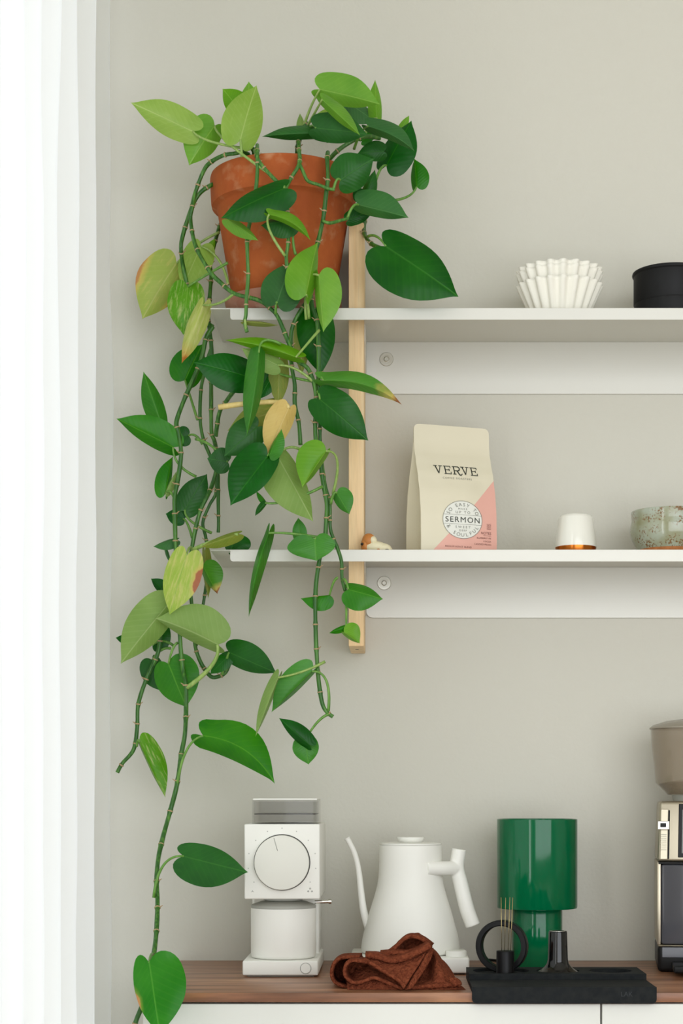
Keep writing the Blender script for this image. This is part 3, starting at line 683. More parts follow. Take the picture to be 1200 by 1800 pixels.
 dict(a=(489, 1191, 449, 1295, 3, 15, 2.46, 'pale'), pet=(571, 1163, 2.475), pm=(530, 1185)),
 dict(a=(543, 1309, 490, 1262, 10, 18, 2.47, 'dark')),
 dict(a=(537, 1300, 542, 1344, 20, 23, 2.48, 'mid'), pet=(578, 1255, 2.478)),
]
for L_ in LEAVES:
    kw = {k: v for k, v in L_.items() if k != 'a'}
    add_leaf(*L_['a'], parent=plant, **kw)

# ------------------------------------------------------------------ lettering helpers
_txt = {}
def text2d(body, size, spacing=1.0):
    """flat letter outlines as (verts, faces), centred on x, baseline at 0"""
    c = bpy.data.curves.new('lettering', 'FONT'); c.body = body; c.size = size; c.align_x = 'CENTER'; c.space_character = spacing
    c.resolution_u = 3
    o = bpy.data.objects.new('lettering', c); COL.objects.link(o)
    dg = bpy.context.evaluated_depsgraph_get(); me = bpy.data.meshes.new_from_object(o.evaluated_get(dg))
    v = [(p.co.x, p.co.y) for p in me.vertices]; f = [tuple(p.vertices) for p in me.polygons]
    bpy.data.objects.remove(o); bpy.data.curves.remove(c); bpy.data.meshes.remove(me)
    return v, f
def strokes(paths, w):
    """thick poly-line strokes as quads"""
    v = []; f = []
    for (x0, y0, x1, y1, *ww) in paths:
        hw = (ww[0] if ww else w)/2
        d = Vector((x1-x0, y1-y0)); d.normalize(); n = Vector((-d.y, d.x))*hw
        b0 = len(v)
        v += [(x0+n.x, y0+n.y), (x0-n.x, y0-n.y), (x1-n.x, y1-n.y), (x1+n.x, y1+n.y)]; f.append((b0, b0+1, b0+2, b0+3))
    return v, f

# ------------------------------------------------------------------ coffee bag on the lower shelf
ZL = zs[1]
BW, BH, BD = .119, .1925, .0337
bth = math.radians(20); bc, bs = math.cos(bth), math.sin(bth)
bl = P(741, 0, 2.545)
BCX = bl.x + bc*BW/2 - bs*BD; BCY = bl.y + bs*BW/2 + bc*BD
def bprof(v):
    t = v/BH
    k = [(0, 1.0), (.12, 1.02), (.3, .97), (.45, .84), (.6, .58), (.72, .30), (.80, .12), (.86, .05), (1.0, .03)]
    for (a, x), (b_, y_) in zip(k, k[1:]):
        if t <= b_:
            q = (t-a)/(b_-a); q = q*q*(3-2*q)*.5 + q*.5
            return BD*(x+(y_-x)*q)
    return BD*.03
def bagF(u, v, off=0.0, sgn=1):
    """front (sgn 1) or back (-1) panel of the bag: u across in m, v up in m"""
    t = u/(BW/2)
    dd = bprof(v)*(1 - .10*t*t) + .0035*max(0, 1-t*t)*math.exp(-((v-.07)/.05)**2)
    dd += .0010*noise.noise(Vector((u*38, v*30, 4+sgn)))*(1 if v < .16 else .5)
    dd = (dd + off)*sgn
    return Vector((BCX + bc*u + bs*dd, BCY + bs*u - bc*dd, ZL + .0004 + v))
m = bpy.data.materials.new('bag_paper'); m.use_nodes = True; nt = m.node_tree; b_ = nt.nodes['Principled BSDF']
uvn = nt.nodes.new('ShaderNodeUVMap'); sp_ = nt.nodes.new('ShaderNodeSeparateXYZ'); nt.links.new(uvn.outputs[0], sp_.inputs[0])
ma = nt.nodes.new('ShaderNodeMath'); ma.operation = 'MULTIPLY_ADD'; ma.inputs[1].default_value = .1125/.88/BH; ma.inputs[2].default_value = -.12*.1125/.88/BH
nt.links.new(sp_.outputs[0], ma.inputs[0])
lt = nt.nodes.new('ShaderNodeMath'); lt.operation = 'LESS_THAN'; nt.links.new(sp_.outputs[1], lt.inputs[0]); nt.links.new(ma.outputs[0], lt.inputs[1])
mx = nt.nodes.new('ShaderNodeMix'); mx.data_type = 'RGBA'; mx.inputs[6].default_value = lin((226, 218, 192)); mx.inputs[7].default_value = lin((232, 176, 160))
nt.links.new(lt.outputs[0], mx.inputs[0]); nt.links.new(mx.outputs[2], b_.inputs['Base Color']); b_.inputs['Roughness'].default_value = .55
M['bag'] = m
M['bagside'] = mat('bag_side', (226, 218, 192), .55)
M['ink'] = mat('bag_ink', (52, 56, 46), .6)
M['inkgrey'] = mat('bag_ink_grey', (134, 134, 124), .6)
M['inkpink'] = mat('bag_ink_pink', (120, 74, 66), .6)
M['sticker'] = mat('bag_sticker', (234, 234, 224), .5)
bag = empty('coffee_bag', (BCX, BCY, ZL), 'cream and pink coffee bag standing on the lower shelf', 'bag')
def panel(name, sgn, mt):
    nu, nv = 24, 34; vs_ = []; uv_ = []; fs_ = []
    for j in range(nv+1):
        for i in range(nu+1):
            a, c = i/nu, j/nv
            x, yv = (a-.5)*BW, c*BH
            # rounded upper corners
            R = .008; ex = abs(x)-(BW/2-R); ey = yv-(BH-R)
            if ex > 0 and ey > 0:
                q = math.hypot(ex, ey)
                if q > R: x = math.copysign(BW/2-R+ex*R/q, x); yv = BH-R+ey*R/q
            vs_.append(tuple(bagF(x, yv, 0, sgn))); uv_.append((a if sgn > 0 else 0, c))
    fs_ = [(j*(nu+1)+i, j*(nu+1)+i+1, (j+1)*(nu+1)+i+1, (j+1)*(nu+1)+i) for j in range(nv) for i in range(nu)]
    me = bpy.data.meshes.new(name); me.from_pydata(vs_, [], fs_); ul = me.uv_layers.new(name='UVMap')
    for lp in me.loops: ul.data[lp.index].uv = uv_[lp.vertex_index]
    return finish(name, me, mt, bag)
panel('front_panel', 1, M['bag']); panel('back_panel', -1, M['bagside'])
for sd in (-1, 1):   # gusseted sides, folded inwards
    vs_ = []; nv = 30
    for j in range(nv+1):
        v = BH*.86*j/nv; p0 = bagF(sd*BW/2, v); p1 = bagF(sd*BW/2, v, 0, -1); mid = (p0+p1)/2
        inn = min(.022, .35*(p0-p1).length + .001) * (.35+.65*min(1, v/.05))
        mid = mid - Vector((bc, bs, 0))*sd*inn
        vs_ += [p0, p0.lerp(mid, .5) - Vector((bc, bs, 0))*sd*inn*.1, mid, p1.lerp(mid, .5) - Vector((bc, bs, 0))*sd*inn*.1, p1]
    g = MB(); g.add(vs_, [(j*5+k, j*5+k+1, (j+1)*5+k+1, (j+1)*5+k) for j in range(nv) for k in range(4)])
    g.build('gusset', M['bagside'], bag)
g = MB(); g.add([bagF(-BW/2, 0), bagF(BW/2, 0), bagF(BW/2, 0, 0, -1), bagF(-BW/2, 0, 0, -1)], [(0, 1, 2, 3)]); g.build('base_panel', M['bagside'], bag)
def on_bag(name, v2, f2, mt, cu, cv, off=.0005, rot=0.0):
    ca, sa = math.cos(rot), math.sin(rot)
    g = MB(); g.add([bagF(cu + x*ca - y_*sa, cv + x*sa + y_*ca, off) for x, y_ in v2], f2)
    return g.build(name, mt, bag, smooth=False)
def VW(px): return (px/134.0)
# VERVE in slab serif capitals
LW, LH = .0108, .0120; sp = .0150; th = .0019; se = .0013
paths = []
def slab(x, y_, w): paths.append((x-w/2, y_, x+w/2, y_, se))
for idx, ch in enumerate('VERVE'):
    x0 = -2*sp - LW/2 + idx*sp
    if ch == 'V':
        paths += [(x0+.0012, LH, x0+LW/2, 0, th), (x0+LW-.0012, LH, x0+LW/2, 0, se)]; slab(x0+.0012, LH, .006); slab(x0+LW-.0012, LH, .006)
    elif ch == 'E':
        paths += [(x0+.002, 0, x0+.002, LH, th), (x0+.002, LH, x0+LW, LH, se), (x0+.002, 0, x0+LW+.0004, 0, se), (x0+.002, LH*.52, x0+LW*.8, LH*.52, se),
                  (x0+LW, LH+.0006, x0+LW, LH-.003, se), (x0+LW+.0004, -.0006, x0+LW+.0004, .0032, se), (x0+LW*.8, LH*.52+.0018, x0+LW*.8, LH*.52-.0018, se)]
        slab(x0+.0015, LH, .004); slab(x0+.0015, 0, .004)
    else:
        paths += [(x0+.002, 0, x0+.002, LH, th), (x0+.002, LH, x0+LW*.75, LH, se), (x0+.002, LH*.46, x0+LW*.75, LH*.46, se)]
        slab(x0+.0015, LH, .004); slab(x0+.002, 0, .0055)
        arc = [(x0+LW*.75+.0032*math.sin(a), LH*.73+LH*.27*math.cos(a)) for a in [pi*k/6 for k in range(7)]]
        paths += [(a[0], a[1], c[0], c[1], th) for a, c in zip(arc, arc[1:])]
        paths += [(x0+LW*.62, LH*.46, x0+LW*.82, LH*.1, th), (x0+LW*.82, LH*.1, x0+LW*.98, -.0012, th), (x0+LW*.98, -.0012, x0+LW*1.2, -.0012, th), (x0+LW*1.2, -.0012, x0+LW*1.36, .0012, se)]
v2, f2 = strokes(paths, th)
v2 = [(x*.93, y_+.0022*(x/.036)**2*0) for x, y_ in v2]
on_bag('brand_lettering', v2, f2, M['ink'], .0005, .1185)
v2, f2 = text2d('COFFEE ROASTERS', .0042, 1.35); on_bag('brand_subtitle', v2, f2, M['inkgrey'], .0005, .1105)
# round sticker
SU, SV, SR = .0035, .0500, .0290
SKU, SKV = 1.07, .95
n = 64; rings = 7
g = MB(); g.add([bagF(SU, SV, .0004)] + [bagF(SU+SKU*SR*.985*q/rings*math.cos(2*pi*k/n), SV+SKV*SR*.985*q/rings*math.sin(2*pi*k/n), .0004) for q in range(1, rings+1) for k in range(n)],
      [(0, 1+k, 1+(k+1) % n) for k in range(n)] + [(1+(q-1)*n+k, 1+(q-1)*n+(k+1) % n, 1+q*n+(k+1) % n, 1+q*n+k) for q in range(1, rings) for k in range(n)])
sticker = g.build('round_sticker', M['sticker'], bag)
def on_sticker(v2, f2, mt, cu, cv, rot=0.0, name='sticker_lettering'):
    ca, sa = math.cos(rot), math.sin(rot)
    g = MB(); g.add([bagF(SU + SKU*(cu-SU + x*ca - y_*sa), SV + SKV*(cv-SV + x*sa + y_*ca), .0009) for x, y_ in v2], f2)
    return g.build(name, mt, sticker, smooth=False)
ring = [(SR*1.0*math.cos(2*pi*k/n), SR*math.sin(2*pi*k/n)) for k in range(n)]
v2, f2 = strokes([(ring[k][0], ring[k][1], ring[(k+1) % n][0], ring[(k+1) % n][1]) for k in range(n)], .0006)
on_sticker(v2, f2, M['inkgrey'], SU, SV, name='sticker_outline')
for yy in (.0072, -.0072):
    hw = math.sqrt(SR*SR - yy*yy)
    seg = [(-hw+2*hw*k/10, yy, -hw+2*hw*(k+1)/10, yy) for k in range(10)]
    v2, f2 = strokes(seg, .0004); on_sticker(v2, f2, M['inkgrey'], SU, SV, name='sticker_rule')
v2, f2 = text2d('SERMON', .0118, 1.18); on_sticker(v2, f2, M['ink'], SU, SV-.0042)
for t, sz_, yy, spc in (('MAKE', .0040, .0150, 1.5), ('UP TO', .0056, .0092, 1.5), ('SWEET', .0052, -.0132, 1.6), ('DEEP', .0040, -.0180, 1.4)):
    v2, f2 = text2d(t, sz_, spc); on_sticker(v2, f2, M['inkgrey'], SU, SV+yy)
def arc_text(s, size, rad, a0, a1, inward):
    V2 = []; F2 = []
    for i, ch in enumerate(s):
        if ch == ' ': continue
        a = math.radians(a0 + (a1-a0)*i/(len(s)-1)); v, f = text2d(ch, size)
        rot = a - pi/2 if not inward else a + pi/2
        ca, sa = math.cos(rot), math.sin(rot); b0 = len(V2)
        V2 += [(rad*math.cos(a)+x*ca-y_*sa, rad*math.sin(a)+x*sa+y_*ca) for x, y_ in v]; F2 += [tuple(k+b0 for k in q) for q in f]
    on_sticker(V2, F2, M['inkgrey'], SU, SV)
arc_text('SO EASY TO', .0074, .0208, 155, 27, False)
arc_text('& SOULFUL', .0074, .0260, 208, 330, True)
RU = BW/2 - .010
for t, sz_, yy in (('NOTES', .0052, .0305), ('BLUEBERRY PIE', .0034, .0238), ('COCOA', .0034, .0193), ('CANDIED PECAN', .0034, .0147)):
    v2, f2 = text2d(t, sz_, 1.05); mxx = max(x for x, _ in v2); on_bag('notes_lettering', [(x-mxx, y_) for x, y_ in v2], f2, M['inkpink'], RU, yy)
v2, f2 = strokes([(-.013+.0013*k, 0, -.013+.0013*(k+1), 0) for k in range(10)], .0004); on_bag('notes_rule', v2, f2, M['inkpink'], RU, .0287)
v2, f2 = text2d('MEDIUM ROAST BLEND', .0034, 1.2); on_bag('roast_lettering', v2, f2, M['inkpink'], -.003, .0094)
st = []
for k in range(5): st += [(-.007, k*.0018, -.0052+.001*(k % 2), k*.0018+.0009), (-.0046, k*.0018+.0009, -.0025, k*.0018), (-.002, k*.0018+.0006, 0, k*.0018+.0012)]
v2, f2 = strokes(st, .0006); on_bag('notes_emblem', v2, f2, M['inkpink'], RU, .0380)
for k, (t, vv) in enumerate((('ORIGINS', .046), ('PROCESS', .036), ('YEAR', .025), ('ROAST', .012))):   # small print on the left gusset
    g = MB()
    for q in range(6):
        a = .10+.09*q; p0 = bagF(-BW/2, vv); p1 = bagF(-BW/2, vv, 0, -1)
        mid = (p0+p1)/2 + Vector((bc, bs, 0))*.012
        c0 = p0.lerp(mid, a+.02) - Vector((bc, bs, 0))*.0008 - Vector((0, .0006, 0)); c1 = p0.lerp(mid, a+.07) - Vector((bc, bs, 0))*.0008 - Vector((0, .0006, 0))
        up = Vector((0, 0, .0022)); g.add([c0, c1, c1+up, c0+up], [(0, 1, 2, 3)])
    if k < 0: g.build('small_print', M['inkgrey'], bag, smooth=False)

# ------------------------------------------------------------------ dog figurine beside the upright
M['dogbrown'] = mat('toy_brown', (196, 124, 58), .5); M['dogcream'] = mat('toy_cream', (236, 226, 190), .5); M['dogblack'] = mat('toy_black', (40, 34, 28), .5)
DD = 2.546; s_ = DD/F
q = P(655, 0, DD)
dog = empty('dog_figurine', (q.x, q.y, ZL), 'tiny brown and cream lying dog figurine beside the pine upright', 'figurine')
def dp(px, py, dy=0.0): v = P(px, py+4.5, DD); v.y += dy; return v
b = MB(); b.ball(dp(659, 957), (.017, .011, .0085)); b.ball(dp(672, 959.5), (.013, .010, .0075)); b.ball(dp(680, 962), (.008, .008, .005))
b.ball(dp(652, 950), (.008, .009, .013)); b.build('body', M['dogcream'], dog)
b = MB(); b.ball(dp(648, 946, -.001), (.0098, .0095, .0105)); b.ball(dp(641.5, 954), (.0062, .009, .011)); b.build('back_coat', M['dogbrown'], dog)
b = MB(); b.ball(dp(655, 946, -.0035), (.0062, .0075, .0062)); b.ball(dp(658.5, 947.5, -.004), (.0034, .004, .003)); b.build('face', M['dogcream'], dog)
b = MB(); b.ball(dp(651, 939, -.003), (.0052, .004, .0030)); b.build('ear', M['dogbrown'], dog)
b = MB(); b.ball(dp(636.5, 953, -.006), (.0024, .004, .0022)); b.build('ear', M['dogblack'], dog)
b = MB(); b.ball(dp(679.5, 964, -.007), (.0042, .003, .0018)); b.build('tail', M['dogblack'], dog)
b = MB(); b.ball(dp(665, 963.5, -.0095), (.0022, .002, .0016)); b.build('paw', M['dogbrown'], dog)

# ------------------------------------------------------------------ upturned white cup, speckled bowl
M['porcelain'] = mat('porcelain', (238, 236, 224), .22, coat=.5)
M['copper'] = mat('copper_glaze', (196, 112, 44), .22, metal=1.0)
CD = 2.572; cc = P(1011.5, 0, CD); r1 = 36.0*CD/F; r0 = 29.0*CD/F; s_ = CD/F
h = .0578; zc = ZL + .0004
cup = empty('upturned_cup', (cc.x, cc.y, ZL), 'white tapered cup standing upside down with a copper rim', 'cup')
b = MB().lathe([(r1-.0016, zc+.0105), (r1+.0001, zc+.0105), (r1-.0003, zc+.018), (r0+.0012, zc+h-.005), (r0-.001, zc+h-.0015), (r0-.004, zc+h), (0, zc+h)], cc.x, cc.y, 64)
b.build('bowl', M['porcelain'], cup, auto=50)
b = MB().lathe([(r1-.0020, zc+.0108), (r1+.0002, zc+.0105), (r1-.0012, zc+.003), (r1-.0018, zc), (r1-.0038, zc), (r1-.0045, zc+.006), (r0-.004, zc+h-.006), (0, zc+h-.005)], cc.x, cc.y, 64)
b.build('copper_rim', M['copper'], cup, auto=50)
m = mat('speckled_glaze', (166, 166, 138), .2, coat=.6); nt = m.node_tree; b_ = nt.nodes['Principled BSDF']; N = nt.nodes.new; L = nt.links.new
tc = N('ShaderNodeTexCoord'); n1 = N('ShaderNodeTexNoise'); n1.inputs['Scale'].default_value = 28; n1.inputs['Detail'].default_value = 5; L(tc.outputs['Object'], n1.inputs['Vector'])
rp = N('ShaderNodeValToRGB'); e = rp.color_ramp.elements; e[0].position = .32; e[0].color = lin((146, 146, 112)); e[1].position = .68; e[1].color = lin((178, 186, 172)); L(n1.outputs[0], rp.inputs[0])
n2 = N('ShaderNodeTexNoise'); n2.inputs['Scale'].default_value = 330; n2.inputs['Detail'].default_value = 3; L(tc.outputs['Object'], n2.inputs['Vector'])
mp = N('ShaderNodeMapping'); mp.inputs['Scale'].default_value = (22, 22, 46); L(tc.outputs['Object'], mp.inputs[0]); n3 = N('ShaderNodeTexNoise'); n3.inputs['Scale'].default_value = 1.2; n3.inputs['Detail'].default_value = 6; L(mp.outputs[0], n3.inputs['Vector'])
mm = N('ShaderNodeMath'); mm.operation = 'MULTIPLY'; L(n2.outputs[0], mm.inputs[0]); L(n3.outputs[0], mm.inputs[1])
rg = N('ShaderNodeMapRange'); rg.inputs[1].default_value = .275; rg.inputs[2].default_value = .34; L(mm.outputs[0], rg.inputs[0])
mx = N('ShaderNodeMix'); mx.data_type = 'RGBA'; mx.inputs[7].default_value = lin((122, 88, 48)); L(rg.outputs[0], mx.inputs[0]); L(rp.outputs[0], mx.inputs[6]); L(mx.outputs[2], b_.inputs['Base Color'])
M['glaze'] = m
M['rawclay'] = mat('raw_clay', (184, 118, 66), .85, bump=(300, .6, .0008), mottle=(200, .8, (150, 92, 50)))
BLD = 2.60; k = BLD/F; bcx = P(1177, 0, BLD).x; bcy = BLD - WALLD; z0 = ZL+.0004
bowl = empty('ceramic_bowl', (bcx, bcy, ZL), 'speckled grey-green ceramic bowl at the right of the lower shelf', 'bowl')
H = P(0, 889.5, BLD-.055).z - z0
prof = [(.0475, .0095), (.0500, .013), (.0560, .026), (.0590, .037), (.0580, .046), (.0565, .053), (.0572, H-.003), (.0565, H), (.0548, H-.001), (.054, .05), (.05, .025), (0, .014)]
MB().lathe([(r, z0+z) for r, z in prof], bcx, bcy, 72).build('vessel', M['glaze'], bowl, auto=60)
MB().lathe([(0, z0), (.0455, z0), (.0468, z0+.002), (.0478, z0+.0098), (.046, z0+.0105)], bcx, bcy, 64).build('foot', M['rawclay'], bowl, auto=50)

# ------------------------------------------------------------------ paper filters and black canister on the upper shelf
M['paper'] = mat('filter_paper', (244, 241, 228), .9, spec=.1, bump=(300, .2, .0004))
FD = 2.585; fx = P(983, 0, FD).x; fy = FD-WALLD
def filt(dz, label):
    nf = 20; n = nf*8; rows = 9; vs_ = []; fs_ = []
    for j in range(rows+1):
        t = j/rows; z = .002 + t*.0480
        rb = .0400 + (.0600-.0400)*t
        for k in range(n):
            a = 2*pi*k/n + .05; c = math.cos(nf*a)
            c = math.copysign(abs(c)**.55, c)
            r = rb + c*(.0012+.0026*t)
            vs_.append((fx+r*math.cos(a), fy+r*math.sin(a), ZS+.0005+dz+z))
    fs_ = [(j*n+k, j*n+(k+1) % n, (j+1)*n+(k+1) % n, (j+1)*n+k) for j in range(rows) for k in range(n)]
    b0 = len(vs_); vs_.append((fx, fy, ZS+.0005+dz+.002)); fs_ += [(b0, (k+1) % n, k) for k in range(n)]
    g = MB(); g.add(vs_, fs_); o = g.build('paper_filter', M['paper'], None)
    md = o.modifiers.new('thickness', 'SOLIDIFY'); md.thickness = .0005; md.offset = -1
    return tag(o, label, 'coffee filter', 'nested paper coffee filters')
filt(.0, 'outermost fluted white paper filter, lowest of the nested stack')
filt(.0168, 'fluted white paper filter in the middle of the nested stack')
filt(.0226, 'fluted white paper filter, topmost of the nested stack')
M['blackmatte'] = mat('black_powder_coat', (22, 22, 22), .5, spec=.25, bump=(500, .2, .0003))
KD = 2.595; kx = P(1178, 0, KD).x; ky = KD-WALLD; kr = 67*KD/F
can = empty('canister', (kx, ky, ZS), 'matte black canister at the right end of the upper shelf', 'canister')
z = ZS+.0004; hz = P(0, 460, KD-kr).z
MB().lathe([(0, z), (kr-.0035, z), (kr-.003, z+.001), (kr-.003, z+.0255), (0, z+.0255)], kx, ky, 72).build('base', M['blackmatte'], can, auto=40)
MB().lathe([(kr-.006, z+.0256), (kr-.0030, z+.0256), (kr-.0022, z+.0268), (kr-.0022, hz-.006), (kr-.0005, hz-.0045), (kr, hz-.0025), (kr-.0006, hz-.0006), (kr-.002, hz), (kr-.005, hz), (kr-.006, hz-.004), (0, hz-.004)], kx, ky, 72).build('lid', M['blackmatte'], can, auto=40)

# ------------------------------------------------------------------ white coffee grinder
M['white'] = mat('matte_white_metal', (240, 239, 230), .45, spec=.35, bump=(700, .05, .0002))
M['whitedial'] = mat('matte_white_dial', (228, 227, 216), .5, spec=.3)
M['rubber'] = mat('grey_rubber', (168, 168, 158), .6)
M['chrome'] = mat('chrome', (220, 218, 210), .12, metal=1.0)
M['mark'] = mat('printed_mark', (172, 172, 164), .6)
M['tick'] = mat('dial_tick', (150, 150, 140), .5)
M['gap'] = mat('dark_ring', (58, 58, 54), .6)
M['smoke'] = mat('smoked_clear', (84, 80, 74), .05, alpha=.17, coat=.6)
GD = 2.447; k = GD/F
gx0, gx1 = P(426, 0, GD).x, P(559, 0, GD).x; gy = GD-WALLD; gyb = gy+.195
gr = empty('coffee_grinder', ((gx0+gx1)/2, gy+.1, WT), 'square white coffee grinder with a round front dial', 'grinder')
def gz(py, D=GD): return P(0, py, D).z
rbox('base', gx0, gx1, gy, gyb, WT+.0025, gz(1689), .0022, M['white'], gr)
rbox('sole', gx0+.006, gx1-.006, gy+.006, gyb-.006, WT+.0002, WT+.0035, .001, M['rubber'], gr, seg=1)
cxm = P(498, 0, GD+.05).x; cym = gy+.052; cr = 57.2*(GD+.052)/F
rbox('column', gx0+.004, gx1-.0035, gy+.118, gyb-.004, gz(1689), gz(1578), .004, M['white'], gr, edges=vertical)
fx0, fx1 = P(429.3, 0, GD-.004).x, P(562, 0, GD-.004).x
rbox('body', fx0, fx1, gy-.004, gyb, gz(1580.5, GD-.004), gz(1448.5, GD-.004), .002, M['white'], gr)
yf = gy-.004
dcx, dcz = P(495.5, 0, yf+WALLD).x, P(0, 1516, yf+WALLD).z
A = Matrix.Translation((dcx, yf, dcz)) @ Matrix.Rotation(pi/2, 4, 'X'); dr = 48.3*(GD-.012)/F
MB().lathe([(dr+.0012, -.0005), (dr+.0012, .0003), (dr-.001, .0003)], 0, 0, 72, axis=A).build('dial_gap', M['gap'], gr)
dial = MB().lathe([(dr-.0002, .0), (dr, .009), (dr-.0006, .0102), (dr-.0016, .0106), (0, .0106)], 0, 0, 72, axis=A).build('dial', M['whitedial'], gr, auto=30)
t0, t1 = P(481, 1473, GD-.016), P(487.5, 1495.5, GD-.016)
MB().tube([(t0.x, yf-.0107, t0.z), (t1.x, yf-.0107, t1.z)], .0004, 6).build('dial_tick', M['tick'], dial)
g = MB()
for i in range(11):
    a = math.radians(215-25*i); p = (dcx+(dr+.0095)*math.cos(a), yf-.0001, dcz+(dr+.0095)*math.sin(a))
    g.lathe([(0, .0002), (.0008, .0002), (.0008, 0)], 0, 0, 10, axis=Matrix.Translation(p) @ Matrix.Rotation(pi/2, 4, 'X'))
g.build('dial_marks', M['mark'], gr, smooth=False)
p = P(443.5, 1567, yf+WALLD)
g = MB()
for dx, dz in ((-.0022, -.0012), (.0022, -.0012), (0, .0022)): g.tube([(p.x+dx*.7, yf-.0002, p.z+dz*.7), (p.x+dx*.7+.0001, yf-.0002, p.z+dz*.7+.0001), (p.x, yf-.0002, p.z)], .0003, 5)
g.build('grind_mark', M['mark'], gr)
p = P(544.8, 1565, yf+WALLD); g = MB()
for dx, dz in ((-.0026, -.0014), (.0026, -.0014), (0, .0024)): g.ball((p.x+dx, yf, p.z+dz), (.0014, .0003, .0014), nu=12, nv=6)
g.build('grind_mark', M['mark'], gr)
p = P(537, 1702.3, GD); A = Matrix.Translation((p.x, gy, p.z)) @ Matrix.Rotation(pi/2, 4, 'X'); rb_ = 9.3*k
MB().lathe([(rb_+.0005, -.0002), (rb_+.0005, .0002), (rb_-.0002, .0002)], 0, 0, 40, axis=A).build('button_ring', M['tick'], gr)
MB().lathe([(rb_-.0003, 0), (rb_-.0006, .0006), (0, .0006)], 0, 0, 40, axis=A).build('button', M['white'], gr, auto=40)
# catch can and its lid, funnel
zb_ = gz(1689)+.0004
MB().lathe([(0, zb_), (cr-.004, zb_), (cr-.001, zb_+.0015), (cr, zb_+.005), (cr, gz(1599.5, GD)), (0, gz(1599.5, GD))], cxm, cym, 72).build('catch_can', M['white'], gr, auto=50)
zl_ = gz(1599.5, GD)
MB().lathe([(cr-.0004, zl_), (cr-.0001, zl_+.0032), (cr-.001, zl_+.0046), (cr-.014, zl_+.0092), (cr-.02, zl_+.0098), (0, zl_+.0098)], cxm, cym, 72).build('can_lid', M['rubber'], gr, auto=50)
MB().lathe([(.0, zl_+.0104), (.026, zl_+.0104), (.032, gz(1580.5))], cxm, cym, 60).build('funnel', M['white'], gr)
a0 = P(553, 1585.5, GD+.06); a1 = P(578, 1584.5, GD+.06)
lv = MB().tube([a0, a1], .0026, 14).build('lever', M['chrome'], gr, auto=50)
MB().tube([a1 - Vector((.0005, 0, 0)), a1 + Vector((.0035, 0, 0))], .0036, 18).build('lever_tip', M['chrome'], lv, auto=50)
# hopper
hx0, hx1 = P(442, 0, GD+.005).x, P(558, 0, GD+.005).x; hz0, hz1 = gz(1448.6, GD), gz(1406.5, GD+.005)
o = rbox('hopper', hx0, hx1, gy+.004, gy+.120, hz0, hz1, .009, M['smoke'], gr, seg=5, edges=vertical)
md = o.modifiers.new('wall', 'SOLIDIFY'); md.thickness = .0028; md.offset = -1
rbox('hopper_lid', hx0+.0018, hx1-.0005, gy+.005, gy+.119, hz1, gz(1403.4, GD+.005), .001, M['white'], gr, seg=2)
M['smokeline'] = mat('hopper_seam', (86, 84, 78), .3)
rbox('inner_ring', hx0+.0032, hx1-.0032, gy+.0075, gy+.1165, gz(1432.0), gz(1430.4), .007, M['smokeline'], gr, seg=4, edges=vertical)
MB().lathe([(.046, hz0+.0005), (.030, hz0+.0012), (.0, hz0+.0012)], (hx0+hx1)/2, gy+.06, 40).build('hopper_floor', M['rubber'], gr)

# ------------------------------------------------------------------ white gooseneck kettle on its base
KD = 2.56; k = KD/F; kx = P(721.3, 0, KD).x; ky = KD-WALLD
ket = empty('gooseneck_kettle', (kx, ky, WT+.024), 'matte white gooseneck kettle with a branch-like handle', 'kettle')
def kz(py): return P(0, py, KD).z
hwp = [(1674, 80), (1673.5, 84.5), (1670.5, 86.5), (1665, 86.8), (1652, 85.2), (1640, 82.6), (1627, 78.8), (1600, 71.5), (1577, 64.2), (1557, 58.8), (1540, 56.2), (1515, 55.2), (1487, 54.6), (1485.6, 54.4), (1485.0, 53.6), (1485.0, 30)]
kb = kz(1674)
prof = [(0, kb)] + [(h*k, kz(y_)) for y_, h in hwp] + [(0, kz(1485))]
MB().lathe(prof, kx, ky, 80).build('body', M['white'], ket, auto=60)
zt = kz(1484.6)
lidk = MB().lathe([(0, zt), (53.8*k, zt), (54.2*k, zt+.0008), (53.6*k, zt+.0022), (40*k, zt+.0034), (0, zt+.0040)], kx, ky, 72).build('lid', M['white'], ket, auto=50)
MB().lathe([(0, zt+.0036), (20*k, zt+.0036), (21.5*k, zt+.0045), (24.6*k, zt+.0098), (24.4*k, zt+.0108), (23*k, zt+.0112), (21*k, zt+.0104), (0, zt+.0098)], kx, ky, 56).build('lid_knob', M['white'], lidk, auto=60)
sp_pts = [(648, 1632), (641, 1610), (637, 1590), (633.5, 1560), (629.5, 1527), (623.5, 1502), (615, 1483), (609.5, 1473)]
c = crom([P(x, y_, KD) for x, y_ in sp_pts], 8)
MB().tube(c, [(.0062 - .0022*min(1, i/len(c)*1.6)) + (.0009 if i > len(c)-3 else 0) for i in range(len(c))], 18).build('spout', M['white'], ket, auto=60)
hp = [(806.5, 1492.5), (804.5, 1506), (802.5, 1520), (804, 1534), (808.5, 1550), (814, 1573), (821, 1600), (831, 1627.5)]
c = crom([P(x, y_, KD-.005) for x, y_ in hp], 8); n_ = len(c)
g = MB().tube(c, [.0106 + .0004*(i/n_) for i in range(n_)], 40)
a0 = P(748, 1526.5, KD-.034); a1 = P(778, 1526.3, KD-.022); a2 = P(803, 1526, KD-.005)
g.tube(crom([a0, a1, a2], 10), .0103, 40)
o = g.build('handle', M['white'], ket, weld=False)
md = o.modifiers.new('fuse', 'REMESH'); md.mode = 'VOXEL'; md.voxel_size = .0011; md.use_smooth_shade = True
md = o.modifiers.new('blend', 'SMOOTH'); md.factor = .5; md.iterations = 9
base = empty('kettle_base', (kx, ky, WT), 'square white power base under the gooseneck kettle', 'kettle base')
